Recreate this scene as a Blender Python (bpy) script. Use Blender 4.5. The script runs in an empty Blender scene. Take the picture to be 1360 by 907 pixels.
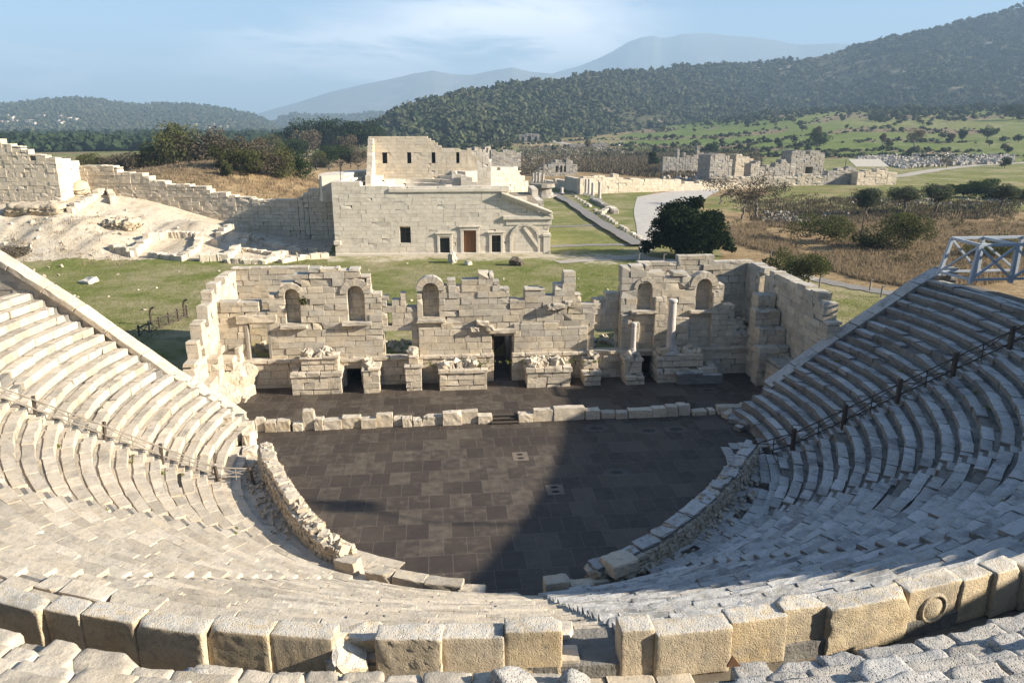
import bpy, math
import numpy as np

# ------------------------------------------------------------------ basics
scene = bpy.context.scene
COL = scene.collection
PI = math.pi
F, PITCH, CAMH = 1000.0, math.radians(16.0), 18.0      # lens in photo pixels, tilt, eye height
CX, CY = 680.0, 453.5
fw = np.array([0, math.cos(PITCH), -math.sin(PITCH)])
rt = np.array([1.0, 0, 0])
up = np.array([0, math.sin(PITCH), math.cos(PITCH)])
EYE = np.array([0, 0, CAMH])
def ray(x, y): return fw + rt*(x-CX)/F - up*(y-CY)/F
def at(x, y, z=2.0):
    d = ray(x, y); return EYE + d*((z-CAMH)/d[2])
def atY(x, y, Y):
    d = ray(x, y); return EYE + d*(Y/d[1])
def hz(y, Y): return float(atY(CX, y, Y)[2])
def xat(x, y, Y): return float(atY(x, y, Y)[0])
# theatre frame: C centre of the round, u along the stage, v towards the stage
C = np.array([-.6, 40.5]); ANG = .1
U = np.array([math.cos(ANG), math.sin(ANG)]); V = np.array([-math.sin(ANG), math.cos(ANG)])
def T(s, t, z=0.0):
    p = C + U*s + V*t; return np.array([p[0], p[1], z])
def pol(r, deg, z=0.0):
    a = math.radians(deg); return T(r*math.cos(a), r*math.sin(a), z)
def smooth(x): x = np.clip(x, 0, 1); return x*x*(3-2*x)

class NZ:                                    # cheap smooth noise made of sines
    def __init__(s, seed, n=7):
        g = np.random.RandomState(seed); s.k = g.normal(size=(n, 3)); s.p = g.uniform(0, 6.28, n)
        s.k /= np.linalg.norm(s.k, axis=1)[:, None]; s.k *= g.uniform(.6, 1.7, n)[:, None]
    def __call__(s, P, sc=1.0):
        return np.sin(P@s.k.T*sc + s.p).mean(-1)*1.6
    def fbm(s, P, sc=1.0, o=4):
        v = 0; a = 1.0
        for i in range(o): v = v + a*s(P + 17.3*i, sc); a *= .5; sc *= 2.1
        return v/1.9

class MB:
    def __init__(s): s.V = []; s.Q = []; s.Tr = []; s.T = []; s.n = 0
    def add(s, v, q=None, t=None, tint=None):
        v = np.asarray(v, float); m = len(v)
        s.V.append(v)
        if q is not None and len(q): s.Q.append(np.asarray(q, int)+s.n)
        if t is not None and len(t): s.Tr.append(np.asarray(t, int)+s.n)
        if tint is None: tint = (.5, .5, .5)
        tt = np.ones((m, 4)); tt[:, :3] = np.asarray(tint); s.T.append(tt)
        s.n += m
    def build(s, name, mat, parent=None, loc=None, smooth_shade=False):
        v = np.concatenate(s.V)
        if parent is not None: org = np.array(parent['_o'])
        elif loc is not None: org = np.asarray(loc, float)
        else: org = np.array([(v[:, 0].min()+v[:, 0].max())/2, (v[:, 1].min()+v[:, 1].max())/2, v[:, 2].min()])
        me = bpy.data.meshes.new(name)
        Q = np.concatenate(s.Q) if s.Q else np.zeros((0, 4), int)
        R = np.concatenate(s.Tr) if s.Tr else np.zeros((0, 3), int)
        me.vertices.add(len(v)); me.vertices.foreach_set('co', (v-org).astype(np.float32).ravel())
        nl = Q.size+R.size; me.loops.add(nl)
        me.loops.foreach_set('vertex_index', np.concatenate([Q.ravel(), R.ravel()]).astype(np.int32))
        npo = len(Q)+len(R); me.polygons.add(npo)
        st = np.concatenate([np.arange(len(Q))*4, Q.size+np.arange(len(R))*3]).astype(np.int32)
        me.polygons.foreach_set('loop_start', st)
        me.update(calc_edges=True)
        me.polygons.foreach_set('use_smooth', np.full(npo, bool(smooth_shade)))
        at_ = me.attributes.new('tint', 'FLOAT_COLOR', 'POINT')
        at_.data.foreach_set('color', np.concatenate(s.T).astype(np.float32).ravel())
        me.materials.append(mat)
        o = bpy.data.objects.new(name, me); COL.objects.link(o)
        if parent is not None: o.parent = parent
        else: o.location = org
        o['_o'] = [float(a) for a in org]
        return o
def tag(o, label=None, cat=None, group=None, kind=None):
    if label: o['label'] = label
    if cat: o['category'] = cat
    if group: o['group'] = group
    if kind: o['kind'] = kind
    return o
def empty(name, loc, label, cat, group=None):
    o = bpy.data.objects.new(name, None); COL.objects.link(o); o.location = loc
    o.empty_display_size = .3
    o['_o'] = [float(a) for a in loc]
    return tag(o, label, cat, group)

# ------------------------------------------------------------------ shape helpers
_tm = {}
def template(n):
    if n in _tm: return _tm[n]
    G = [k+4 for k in n]; idx = {}; P = []; Fq = []
    def vid(i):
        if i not in idx: idx[i] = len(P); P.append(i)
        return idx[i]
    for ax in range(3):
        a, b = (ax+1) % 3, (ax+2) % 3
        for side in (0, G[ax]-1):
            for i in range(G[a]-1):
                for j in range(G[b]-1):
                    q = []
                    for di, dj in ((0, 0), (1, 0), (1, 1), (0, 1)):
                        c = [0, 0, 0]; c[ax] = side; c[a] = i+di; c[b] = j+dj; q.append(vid(tuple(c)))
                    Fq.append(q if side else q[::-1])
    _tm[n] = (np.array(P), np.array(Fq)); return _tm[n]
def block(mb, o, ax, half, r, g, n=(0, 0, 0), wear=.01, tint=None, chip=.25, nz=None, taper=None, lump=None, lf=4.0):
    """a dressed stone: rounded edges, uneven faces, a knocked-off corner now and then"""
    P, Fq = template(n); half = np.maximum(np.asarray(half, float), .012); r = min(r, half.min()*.7)
    co = []
    for k in range(3):
        h = half[k]
        c = np.concatenate([[-h], np.linspace(-(h-r), h-r, n[k]+2), [h]])
        co.append(c[P[:, k]])
    p = np.stack(co, 1); inn = np.clip(p, -(half-r), half-r); d = p-inn
    ln = np.linalg.norm(d, axis=1, keepdims=True); p = np.where(ln > 1e-9, inn+d/np.maximum(ln, 1e-9)*r, p)
    p = p + g.normal(size=p.shape)*wear
    if nz is not None:
        off = g.uniform(0, 50, 3)
        sgn = p/np.maximum(half, .01)
        p = p + sgn*(nz.fbm(p+off, lf, 3)*(wear*3.2 if lump is None else lump))[:, None]
    while g.rand() < chip:
        cor = np.sign(g.normal(size=3))*half; cor[2] = abs(cor[2]) if g.rand() < .8 else cor[2]
        rad = g.uniform(.2, .5)*min(half.max(), half.min()*2.2)*1.3
        dd = np.linalg.norm(p-cor, axis=1); w = np.clip(1-dd/rad, 0, 1)[:, None]
        p = p - (cor/np.linalg.norm(cor))*w*rad*.55
        chip *= .5
    if taper is not None: p[:, :2] *= (1-taper*(p[:, 2:3]/half[2]+1)/2)
    mb.add(np.asarray(o)+p@np.asarray(ax), Fq, tint=tint)
def box(mb, o, ax, half, tint=None):
    s = np.array([[-1,-1,-1],[1,-1,-1],[1,1,-1],[-1,1,-1],[-1,-1,1],[1,-1,1],[1,1,1],[-1,1,1]], float)*half
    mb.add(np.asarray(o)+s@np.asarray(ax), [[0,3,2,1],[4,5,6,7],[0,1,5,4],[1,2,6,5],[2,3,7,6],[3,0,4,7]], tint=tint)
I3 = np.eye(3)
def axes(dirxy, tilt=0.0, roll=0.0):
    d = np.array([dirxy[0], dirxy[1], 0.0]); d /= np.linalg.norm(d)
    n = np.array([-d[1], d[0], 0.0]); z = np.array([0, 0, 1.0])
    if tilt: d, z = d*math.cos(tilt)+z*math.sin(tilt), z*math.cos(tilt)-d*math.sin(tilt)
    if roll: n, z = n*math.cos(roll)+z*math.sin(roll), z*math.cos(roll)-n*math.sin(roll)
    return np.array([d, n, z])
def rot_axes(g, amt=1.0):
    q = g.normal(size=4)*np.array([1, amt, amt, amt]); q /= np.linalg.norm(q); w, x, y, z = q
    return np.array([[1-2*(y*y+z*z), 2*(x*y-z*w), 2*(x*z+y*w)], [2*(x*y+z*w), 1-2*(x*x+z*z), 2*(y*z-x*w)], [2*(x*z-y*w), 2*(y*z+x*w), 1-2*(x*x+y*y)]])
def beam(mb, a, b, w, h=None, tint=None, r=.01):
    a = np.asarray(a, float); b = np.asarray(b, float); d = b-a; L = np.linalg.norm(d); d /= L
    n = np.cross([0, 0, 1.0], d)
    if np.linalg.norm(n) < .05: n = np.array([U[0], U[1], 0])
    n /= np.linalg.norm(n); z = np.cross(d, n); h = h or w
    P, Fq = template((0, 0, 0)); g = np.random.RandomState(3)
    block(mb, (a+b)/2, np.array([d, n, z]), (L/2, w/2, h/2), r, g, wear=0, chip=0, tint=tint)
def tube(mb, pts, rad, k=7, tint=None, caps=True):
    pts = np.asarray(pts, float); m = len(pts); rad = np.broadcast_to(np.asarray(rad, float), (m,))
    tg = np.gradient(pts, axis=0); tg /= np.linalg.norm(tg, axis=1)[:, None]+1e-9
    ref = np.array([.31, .95, .05]) if abs(tg[0][2]) > .5 else np.array([0, 0, 1.0])
    a = np.arange(k)*2*PI/k; vs = []
    for i in range(m):
        x = np.cross(ref, tg[i]); x /= np.linalg.norm(x)+1e-9; y = np.cross(tg[i], x)
        vs.append(pts[i]+rad[i]*(np.cos(a)[:, None]*x+np.sin(a)[:, None]*y))
    v = np.concatenate(vs); q = []
    for i in range(m-1):
        for j in range(k): q.append([i*k+j, i*k+(j+1) % k, (i+1)*k+(j+1) % k, (i+1)*k+j])
    t = []
    if caps:
        v = np.vstack([v, pts[:1], pts[-1:]])
        for j in range(k): t += [[m*k, (j+1) % k, j], [m*k+1, (m-1)*k+j, (m-1)*k+(j+1) % k]]
    mb.add(v, q, t, tint=tint)
def stone_tint(g, v=.14): return (np.clip(g.normal(.5, v), .1, .95), g.rand(), g.rand())

def ashlar(mb, p0, p1, z0, thick, prof, opens=(), course=.5, blen=(.7, 1.5), r=.014, g=None, wear=.004, jit=.008,
           n=(0, 0, 0), chip=.12, ruin=.0, vt=.14, zb=None):
    """masonry on the line p0-p1: its visible face on that line, thickness away to the left of the direction"""
    p0 = np.asarray(p0, float)[:2]; p1 = np.asarray(p1, float)[:2]; L = np.linalg.norm(p1-p0); d = (p1-p0)/L
    nn = np.array([-d[1], d[0]]); ax = axes(d); z = z0
    ztop = max(p[2] for p in prof); brk = 0
    while z < ztop-.08:
        h = course*g.uniform(.82, 1.18)
        ivs = []
        for s0, s1, zt in prof:
            if zt > z+.3*h:
                top = zt if zt < z+1.25*h else z+h
                if zt-z-h < .3*h*1 and zt > z+h: top = z+h
                if ivs and abs(ivs[-1][1]-s0) < 1e-3 and abs(ivs[-1][2]-top) < 1e-3: ivs[-1][1] = s1
                else: ivs.append([s0, s1, top])
        out = []
        for s0, s1, top in ivs:
            segs = [(s0, s1)]
            for oo in opens:
                if oo[2] < z+.5*h and oo[3] > z+.5*h:
                    ns = []
                    for a, b in segs:
                        if oo[1] <= a or oo[0] >= b: ns.append((a, b))
                        else:
                            if oo[0] > a: ns.append((a, oo[0]))
                            if oo[1] < b: ns.append((oo[1], b))
                    segs = ns
            out += [(a, b, top) for a, b in segs if b-a > .05]
        for a, b, top in out:
            s = a
            while s < b-1e-4:
                l = g.uniform(*blen)
                if s == a: l *= g.uniform(.45, 1)
                e = s+l
                if b-e < blen[0]*.5: e = b
                edge = (a == s or e == b) and ruin > 0
                topmost = True
                for q in prof:
                    if q[0] < (s+e)/2 < q[1]: topmost = q[2] < z+1.6*h
                jj = g.normal()*jit; zz = top
                if topmost and ruin > 0:
                    if g.rand() < ruin: s = e; continue
                    zz = top-abs(g.normal())*.06
                c2 = p0+d*(s+e)/2+nn*(thick/2+jj)
                block(mb, (c2[0], c2[1], (z+zz)/2), ax if not topmost or not ruin else axes(d+nn*g.normal()*.02, g.normal()*.012), ((e-s)/2-.005, thick/2, (zz-z)/2-.004), r*g.uniform(.6, 1.5), g, n=n, wear=wear, tint=stone_tint(g, vt), chip=chip*(2.5 if topmost and ruin else 1))
                s = e
        z += h
def voussoirs(mb, p0, d, s_mid, z_spring, ri, ro, front, back, g, a0=0, a1=180, k=7, vt=.12):
    """arch stones; p0 origin, d along the wall, front/back offsets along the left normal"""
    d = np.asarray(d, float)[:2]; nn = np.array([-d[1], d[0]]); p0 = np.asarray(p0)[:2]
    for i in range(k):
        aa = math.radians(a0+(a1-a0)*(i+.03)/k); bb = math.radians(a0+(a1-a0)*(i+.97)/k)
        roo = ro*g.uniform(.985, 1.015); vs = []
        fo = front+g.normal()*.006
        for off in (fo, back):
            for rr, an in ((ri, aa), (roo, aa), (roo, (aa+bb)/2), (roo, bb), (ri, bb), (ri, (aa+bb)/2)):
                p = p0+d*(s_mid+rr*math.cos(an))+nn*off; vs.append([p[0], p[1], z_spring+rr*math.sin(an)])
        q = [[0, 1, 2, 5], [5, 2, 3, 4], [11, 8, 7, 6], [10, 9, 8, 11]]
        for j in range(6): q.append([j, j+6, (j+1) % 6+6, (j+1) % 6])
        mb.add(vs, [x[::-1] for x in q], tint=stone_tint(g, vt))
def rock(mb, c, size, g, n=(1, 1, 1), wear=.12, tint=None, amt=.6):
    s = np.asarray(size, float)*.5
    block(mb, c, rot_axes(g, amt), s, s.min()*.34, g, n=n, wear=s.min()*wear, chip=.8, tint=tint or stone_tint(g))
def slab(mb, poly, z, th=.004, zf=None, tint=None):
    """a thin sheet from an outline, following heights zf"""
    poly = np.asarray(poly, float)[:, :2]; m = len(poly)
    v = np.c_[poly, [z if zf is None else zf(a, b)+z for a, b in poly]]
    c = v.mean(0); mb.add(np.vstack([v, c]), None, [[i, (i+1) % m, m] for i in range(m)], tint=tint)
def ribbon(mb, pts, w, zf, dz=.02, n=14, tint=None):
    """a strip of road along pts (x,y[,half width])"""
    pts = np.asarray(pts, float); k = len(pts); tt = np.linspace(0, k-1, (k-1)*n+1)
    q = np.stack([np.interp(tt, np.arange(k), pts[:, j]) for j in range(pts.shape[1])], 1)
    W = q[:, 2] if pts.shape[1] > 2 else np.full(len(q), w)
    dr = np.gradient(q[:, :2], axis=0); dr /= np.linalg.norm(dr, axis=1)[:, None]; nn = np.c_[-dr[:, 1], dr[:, 0]]
    g = np.random.RandomState(len(q)); cols = np.linspace(-1, 1, 7); V_ = []
    for c in cols:
        ww = W*c
        if abs(c) > .9: ww = ww*(1+.12*np.sin(np.arange(len(q))*.9+c)+g.normal(size=len(q))*.05)
        xy = q[:, :2]+nn*ww[:, None]; V_.append(np.c_[xy, zf(xy[:, 0], xy[:, 1])+dz])
    v = np.stack(V_, 1).reshape(-1, 3); qd = []
    for i in range(len(q)-1):
        for j in range(6): qd.append([i*7+j, i*7+j+1, (i+1)*7+j+1, (i+1)*7+j])
    mb.add(v, [x[::-1] for x in qd] if False else qd, tint=tint)

# ------------------------------------------------------------------ materials
def new_mat(name):
    m = bpy.data.materials.new(name); m.use_nodes = True; nt = m.node_tree; nt.nodes.clear(); return m, nt
class N:
    def __init__(s, nt): s.nt = nt
    def __call__(s, typ, ins=None, **kw):
        n = s.nt.nodes.new(typ)
        for k, v in kw.items(): setattr(n, k, v)
        for k, v in (ins or {}).items():
            if isinstance(v, bpy.types.NodeSocket): s.nt.links.new(v, n.inputs[k])
            else: n.inputs[k].default_value = v
        return n
    def noise(s, vec, scale, detail=4, rough=.55, dist=0.0):
        return s('ShaderNodeTexNoise', {'Vector': vec, 'Scale': scale, 'Detail': detail, 'Roughness': rough, 'Distortion': dist}).outputs['Fac']
    def ramp(s, fac, a, b, va=0.0, vb=1.0):
        return s('ShaderNodeMapRange', {'Value': fac, 'From Min': a, 'From Max': b, 'To Min': va, 'To Max': vb}, clamp=True).outputs['Result']
    def mix(s, f, a, b, mode='MIX'):
        n = s('ShaderNodeMix', data_type='RGBA', blend_type=mode)
        for k, v in ((0, f), (6, a), (7, b)):
            if isinstance(v, bpy.types.NodeSocket): s.nt.links.new(v, n.inputs[k])
            else: n.inputs[k].default_value = v if k == 0 else (v[0], v[1], v[2], 1)
        return n.outputs[2]
    def math(s, op, a, b=0.0):
        n = s('ShaderNodeMath', operation=op)
        for k, v in ((0, a), (1, b)):
            if isinstance(v, bpy.types.NodeSocket): s.nt.links.new(v, n.inputs[k])
            else: n.inputs[k].default_value = v
        return n.outputs[0]
    def out(s, shader): s.nt.links.new(shader, s('ShaderNodeOutputMaterial').inputs['Surface'])

def stone_mat(name, warm, pale, grey, grey_amt=.5, top_grey=.5, bump=.5, dark_amt=.35, scale=1.0, pits=0.0, vtint=.55, shift_k=1.0, riser=0.0, blotch=0.0):
    m, nt = new_mat(name); k = N(nt)
    P = k('ShaderNodeNewGeometry'); pos = P.outputs['Position']
    tint = k('ShaderNodeAttribute', attribute_name='tint'); sep = k('ShaderNodeSeparateColor', {'Color': tint.outputs['Color']})
    # shift the pattern per stone so joints break it
    shift = k('ShaderNodeVectorMath', {0: tint.outputs['Color'], 1: (7.0*shift_k, 9.0*shift_k, 5.0*shift_k)}, operation='MULTIPLY').outputs[0]
    vec = k('ShaderNodeVectorMath', {0: pos, 1: shift}, operation='ADD').outputs[0]
    n1 = k.noise(vec, 1.1*scale, 5, .6); n2 = k.noise(vec, 5.0*scale, 6, .65); n3 = k.noise(vec, 26*scale, 5, .7); nbig = k.noise(pos, .16, 3)
    c = k.mix(k.ramp(n1, .3, .7), warm, pale)
    gsel = k.math('ADD', k.math('MULTIPLY', sep.outputs[1], .55), k.math('MULTIPLY', nbig, .6))
    c = k.mix(k.math('MULTIPLY', k.ramp(gsel, .42, .85), grey_amt), c, grey)
    nz = k('ShaderNodeSeparateXYZ', {0: P.outputs['Normal']}).outputs[2]
    topm = k.math('MULTIPLY', k.ramp(nz, .45, .9), k.math('MULTIPLY', k.ramp(n2, .3, .62), top_grey))
    c = k.mix(topm, c, [min(1, g*1.25) for g in grey])
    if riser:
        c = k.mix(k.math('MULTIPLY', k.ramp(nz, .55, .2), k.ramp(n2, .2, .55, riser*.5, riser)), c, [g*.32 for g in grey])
    if blotch:
        nb = k.noise(pos, .75, 6, .68); c = k.mix(k.math('MULTIPLY', k.ramp(nb, .52, .64), blotch), c, [g*.36 for g in grey])
        nb2 = k.noise(pos, 2.6, 5, .7, .4); c = k.mix(k.math('MULTIPLY', k.ramp(nb2, .56, .68), blotch*.8), c, [g*.3 for g in grey])
    st = k.math('MULTIPLY', k.ramp(n2, .52, .72), dark_amt)
    c = k.mix(st, c, [g*.38 for g in grey])
    sp = k.math('MULTIPLY', k.ramp(n3, .58, .72), dark_amt*.9)
    c = k.mix(sp, c, [g*.3 for g in grey])
    val = k.math('ADD', k.math('MULTIPLY', sep.outputs[0], vtint), 1-vtint*.5)
    vv = k('ShaderNodeCombineColor', {0: val, 1: val, 2: val}).outputs[0]
    c = k.mix(1.0, c, vv, 'MULTIPLY')
    hgt = k.math('ADD', k.math('MULTIPLY', n2, .8), k.math('MULTIPLY', n3, .45))
    if pits:
        vo = k('ShaderNodeTexVoronoi', {'Vector': vec, 'Scale': 22.0*scale}, feature='F1').outputs['Distance']
        pm = k.ramp(vo, .1, .34)
        hgt = k.math('ADD', hgt, k.math('MULTIPLY', pm, pits))
        c = k.mix(k.math('MULTIPLY', k.math('SUBTRACT', 1.0, pm), .35), c, [w*.55 for w in warm])
    b = k('ShaderNodeBump', {'Height': hgt, 'Strength': bump, 'Distance': .06})
    bs = k('ShaderNodeBsdfPrincipled', {'Base Color': c, 'Roughness': .92, 'Normal': b.outputs[0]})
    bs.inputs['Specular IOR Level'].default_value = .15
    k.out(bs.outputs[0]); return m
def plain_mat(name, c1, c2, rough=.8, scale=3.0, bump=.2, metal=0.0, dist=.02):
    m, nt = new_mat(name); k = N(nt)
    pos = k('ShaderNodeNewGeometry').outputs['Position']
    tint = k('ShaderNodeAttribute', attribute_name='tint'); sep = k('ShaderNodeSeparateColor', {'Color': tint.outputs['Color']})
    n = k.noise(pos, scale, 5, .62); n2 = k.noise(pos, scale*7, 4)
    c = k.mix(k.ramp(n, .3, .7), c1, c2)
    val = k.math('ADD', k.math('MULTIPLY', sep.outputs[0], .5), .75)
    c = k.mix(1.0, c, k('ShaderNodeCombineColor', {0: val, 1: val, 2: val}).outputs[0], 'MULTIPLY')
    b = k('ShaderNodeBump', {'Height': k.math('ADD', n, k.math('MULTIPLY', n2, .5)), 'Strength': bump, 'Distance': dist})
    bs = k('ShaderNodeBsdfPrincipled', {'Base Color': c, 'Roughness': rough, 'Metallic': metal, 'Normal': b.outputs[0]})
    bs.inputs['Specular IOR Level'].default_value = .25
    k.out(bs.outputs[0]); return m
def leaf_mat(name, dark, light, trans=.25, hue=None):
    m, nt = new_mat(name); k = N(nt)
    tint = k('ShaderNodeAttribute', attribute_name='tint'); sep = k('ShaderNodeSeparateColor', {'Color': tint.outputs['Color']})
    c = k.mix(sep.outputs[0], dark, light)
    if hue: c = k.mix(k.math('MULTIPLY', sep.outputs[1], .6), c, hue)
    d = k('ShaderNodeBsdfDiffuse', {'Color': c}); t = k('ShaderNodeBsdfTranslucent', {'Color': k.mix(.5, c, [min(1, x*1.5) for x in light])})
    mx = k('ShaderNodeMixShader', {0: trans, 1: d.outputs[0], 2: t.outputs[0]}); k.out(mx.outputs[0]); return m

M = {}
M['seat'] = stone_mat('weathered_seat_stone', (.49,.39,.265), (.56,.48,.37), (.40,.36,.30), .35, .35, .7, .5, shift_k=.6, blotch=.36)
M['seat_dark'] = stone_mat('shade_toned_lichen_stone', (.27,.225,.165), (.34,.30,.24), (.40,.39,.37), .55, .9, .9, .5, riser=.7, blotch=.65)  # shaded copy of the seat stone, shade mixed into colour; blotches are lichen
M['seat_foot'] = stone_mat('painted_shade_foot_stone', (.16,.135,.10), (.21,.19,.155), (.24,.23,.21), .5, .5, .9, .7, riser=.8, blotch=.8)  # dark colour stands in for shadow under the next row's overhang
M['parapet'] = stone_mat('pitted_parapet_stone', (.47,.345,.19), (.54,.44,.29), (.45,.42,.37), .3, .95, .7, .5, pits=.6, blotch=.45)
M['rough'] = stone_mat('rough_grey_stone', (.38,.32,.25), (.44,.40,.33), (.34,.325,.30), .8, .7, .9, .75, pits=.6)
M['ashlar'] = stone_mat('stage_wall_limestone', (.45,.365,.25), (.52,.445,.335), (.33,.315,.285), .45, .5, .45, .5, vtint=.55, shift_k=.8, blotch=.3)
M['pale'] = stone_mat('cleaned_pale_limestone', (.56,.48,.365), (.62,.55,.445), (.46,.43,.38), .12, .3, .2, .3, vtint=.5, shift_k=.5, blotch=.25)
M['city'] = stone_mat('city_wall_limestone', (.51,.41,.28), (.58,.50,.38), (.43,.39,.33), .3, .3, .5, .36, vtint=.5, shift_k=.5, blotch=.15)
M['rubble'] = stone_mat('rubble_stone', (.43,.33,.21), (.50,.43,.33), (.38,.36,.31), .35, .4, .8, .45)
M['far_stone'] = stone_mat('distant_ruin_stone', (.31,.26,.20), (.40,.35,.28), (.28,.27,.25), .7, .3, .5, .6, scale=.5, vtint=.7, blotch=.5)
M['marble'] = stone_mat('column_marble', (.42,.36,.30), (.52,.46,.40), (.42,.40,.37), .4, .2, .3, .3)
M['bank'] = stone_mat('eroded_bank', (.46,.34,.21), (.55,.46,.33), (.40,.35,.28), .3, .3, .9, .5, blotch=.35)
M['fill'] = plain_mat('earth_fill', (.20,.155,.10), (.30,.245,.17), .95, 2.0, .8, dist=.08)
M['grey_fill'] = plain_mat('grey_packed_earth', (.13,.118,.098), (.22,.20,.17), .95, 2.0, .8, dist=.08)
M['soil'] = plain_mat('dark_soil', (.10,.08,.055), (.17,.14,.10), .95, 2.0, .8)
M['wood_dark'] = plain_mat('dark_weathered_wood', (.045,.035,.027), (.09,.07,.05), .8, 6.0, .3)
M['wood_grey'] = plain_mat('grey_weathered_timber', (.20,.17,.13), (.30,.26,.21), .85, 6.0, .3)
M['wood_door'] = plain_mat('brown_door_wood', (.16,.075,.03), (.24,.12,.05), .6, 8.0, .2)
M['iron'] = plain_mat('rusty_iron', (.05,.04,.035), (.10,.07,.05), .6, 12.0, .2, .3)
M['steel_blue'] = plain_mat('blue_grey_painted_timber', (.30,.33,.36), (.37,.40,.43), .6, 2.0, .1)
M['void'] = plain_mat('dark_interior', (.012,.011,.010), (.02,.018,.016), .9)
M['bark'] = plain_mat('bark', (.07,.055,.04), (.13,.10,.075), .95, 5.0, .6)
M['bark_grey'] = plain_mat('grey_bark', (.13,.105,.09), (.20,.165,.14), .95, 5.0, .4)
M['leaf_dark'] = leaf_mat('carob_leaves', (.012,.022,.009), (.045,.065,.022))
M['leaf_carob'] = leaf_mat('dark_carob_leaves', (.006,.012,.006), (.030,.042,.018), .12)
M['leaf_olive'] = leaf_mat('olive_leaves', (.042,.052,.026), (.115,.125,.070))
M['leaf_bush'] = leaf_mat('bush_leaves', (.034,.043,.014), (.105,.112,.038), hue=(.10,.085,.04))
M['leaf_gum'] = leaf_mat('gum_leaves', (.06,.055,.022), (.13,.10,.05), hue=(.17,.10,.05))
M['leaf_dry'] = leaf_mat('brown_twigs', (.06,.048,.033), (.135,.112,.075), .1)
M['leaf_far'] = leaf_mat('far_scrub', (.022,.032,.017), (.078,.086,.044), .05, hue=(.095,.085,.05))
M['leaf_pine'] = leaf_mat('far_pine', (.016,.027,.015), (.040,.056,.026), .05)
M['leaf_bramble'] = leaf_mat('bramble_leaves', (.045,.042,.022), (.13,.115,.06), .2, hue=(.14,.085,.06))
M['drygrass'] = leaf_mat('dry_grass_blades', (.13,.095,.06), (.33,.25,.15), .3, hue=(.13,.095,.075))
M['greengrass'] = leaf_mat('green_grass_blades', (.10,.125,.03), (.20,.20,.065), .3)
M['plaster'] = plain_mat('pale_plaster', (.36,.32,.26), (.44,.41,.35), .8, .3)
M['tile_roof'] = plain_mat('red_roof', (.30,.13,.08), (.36,.17,.10), .8, .5)
M['sheet_roof'] = plain_mat('pale_sheet_roof', (.36,.32,.26), (.42,.38,.31), .7, 1.5)
M['gravel'] = plain_mat('gravel', (.34,.31,.26), (.43,.39,.34), .95, .8, .5)
M['dirt'] = plain_mat('dirt_road', (.29,.25,.20), (.37,.33,.27), .95, .8, .5)
M['board'] = plain_mat('grey_boardwalk', (.16,.145,.125), (.22,.20,.175), .85, 2.0, .3)
M['glass'] = plain_mat('dark_pane', (.015,.017,.018), (.03,.032,.034), .15)
def floor_mat():
    m, nt = new_mat('dark_brown_floor_tiles'); k = N(nt)
    tc = k('ShaderNodeTexCoord').outputs['Object']
    def brick(mort, c1, c2):
        return k('ShaderNodeTexBrick', {'Vector': tc, 'Scale': 1.0, 'Mortar Size': mort, 'Mortar Smooth': .1, 'Bias': 0.0, 'Brick Width': 1.04, 'Row Height': 1.4, 'Color1': c1, 'Color2': c2, 'Mortar': (0,0,0,1)}, offset=.37, offset_frequency=2, squash=1.0)
    br = brick(.012, (0,0,0,1), (1,1,1,1))
    v = k('ShaderNodeSeparateColor', {'Color': br.outputs['Color']}).outputs[0]
    n1 = k.noise(tc, .35, 4, .6); n2 = k.noise(tc, 2.2, 5, .6); n3 = k.noise(tc, 9, 4)
    c = k.mix(v, (.040,.030,.023), (.050,.038,.028))
    c = k.mix(k.ramp(n1, .45, .75), c, (.072,.054,.038))
    # pale dusty patches in the middle of some tiles
    c = k.mix(k.math('MULTIPLY', k.ramp(k.math('ADD', k.math('MULTIPLY', n2, .7), k.math('MULTIPLY', v, .3)), .50, .78), .75), c, (.13,.105,.078))
    vo = k('ShaderNodeTexVoronoi', {'Vector': k('ShaderNodeVectorMath', {0: tc, 1: (.62, 1.0, 1)}, operation='MULTIPLY').outputs[0], 'Scale': .50, 'Randomness': .95}, feature='F1')
    sx = k('ShaderNodeSeparateXYZ', {0: tc}).outputs[0]
    nd = k.math('ADD', vo.outputs['Distance'], k.math('MULTIPLY', k.math('SUBTRACT', n3, .5), .12))
    wet = k.math('MULTIPLY', k.ramp(nd, .17, .13), k.math('MULTIPLY', k.ramp(sx, 1.5, 4.0), k.ramp(k('ShaderNodeSeparateColor', {'Color': vo.outputs['Color']}).outputs[0], .35, .4)))
    halo = k.math('MULTIPLY', k.ramp(nd, .3, .2), k.math('MULTIPLY', k.ramp(sx, 1.5, 4.0), k.ramp(k('ShaderNodeSeparateColor', {'Color': vo.outputs['Color']}).outputs[0], .35, .4)))
    c = k.mix(k.math('MULTIPLY', halo, .5), c, (.11,.095,.08)); c = k.mix(k.math('MULTIPLY', wet, .85), c, (.012,.010,.009))
    c = k.mix(k.math('MULTIPLY', br.outputs['Fac'], .75), c, (.14,.115,.09))
    rg = k.ramp(n2, .3, .7, .5, .8)
    b = k('ShaderNodeBump', {'Height': k.math('SUBTRACT', n3, k.math('MULTIPLY', br.outputs['Fac'], 1.0)), 'Strength': .2, 'Distance': .01})
    bs = k('ShaderNodeBsdfPrincipled', {'Base Color': c, 'Roughness': rg, 'Normal': b.outputs[0]}); bs.inputs['Specular IOR Level'].default_value = .3
    k.out(bs.outputs[0]); return m
M['floor'] = floor_mat()
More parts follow.
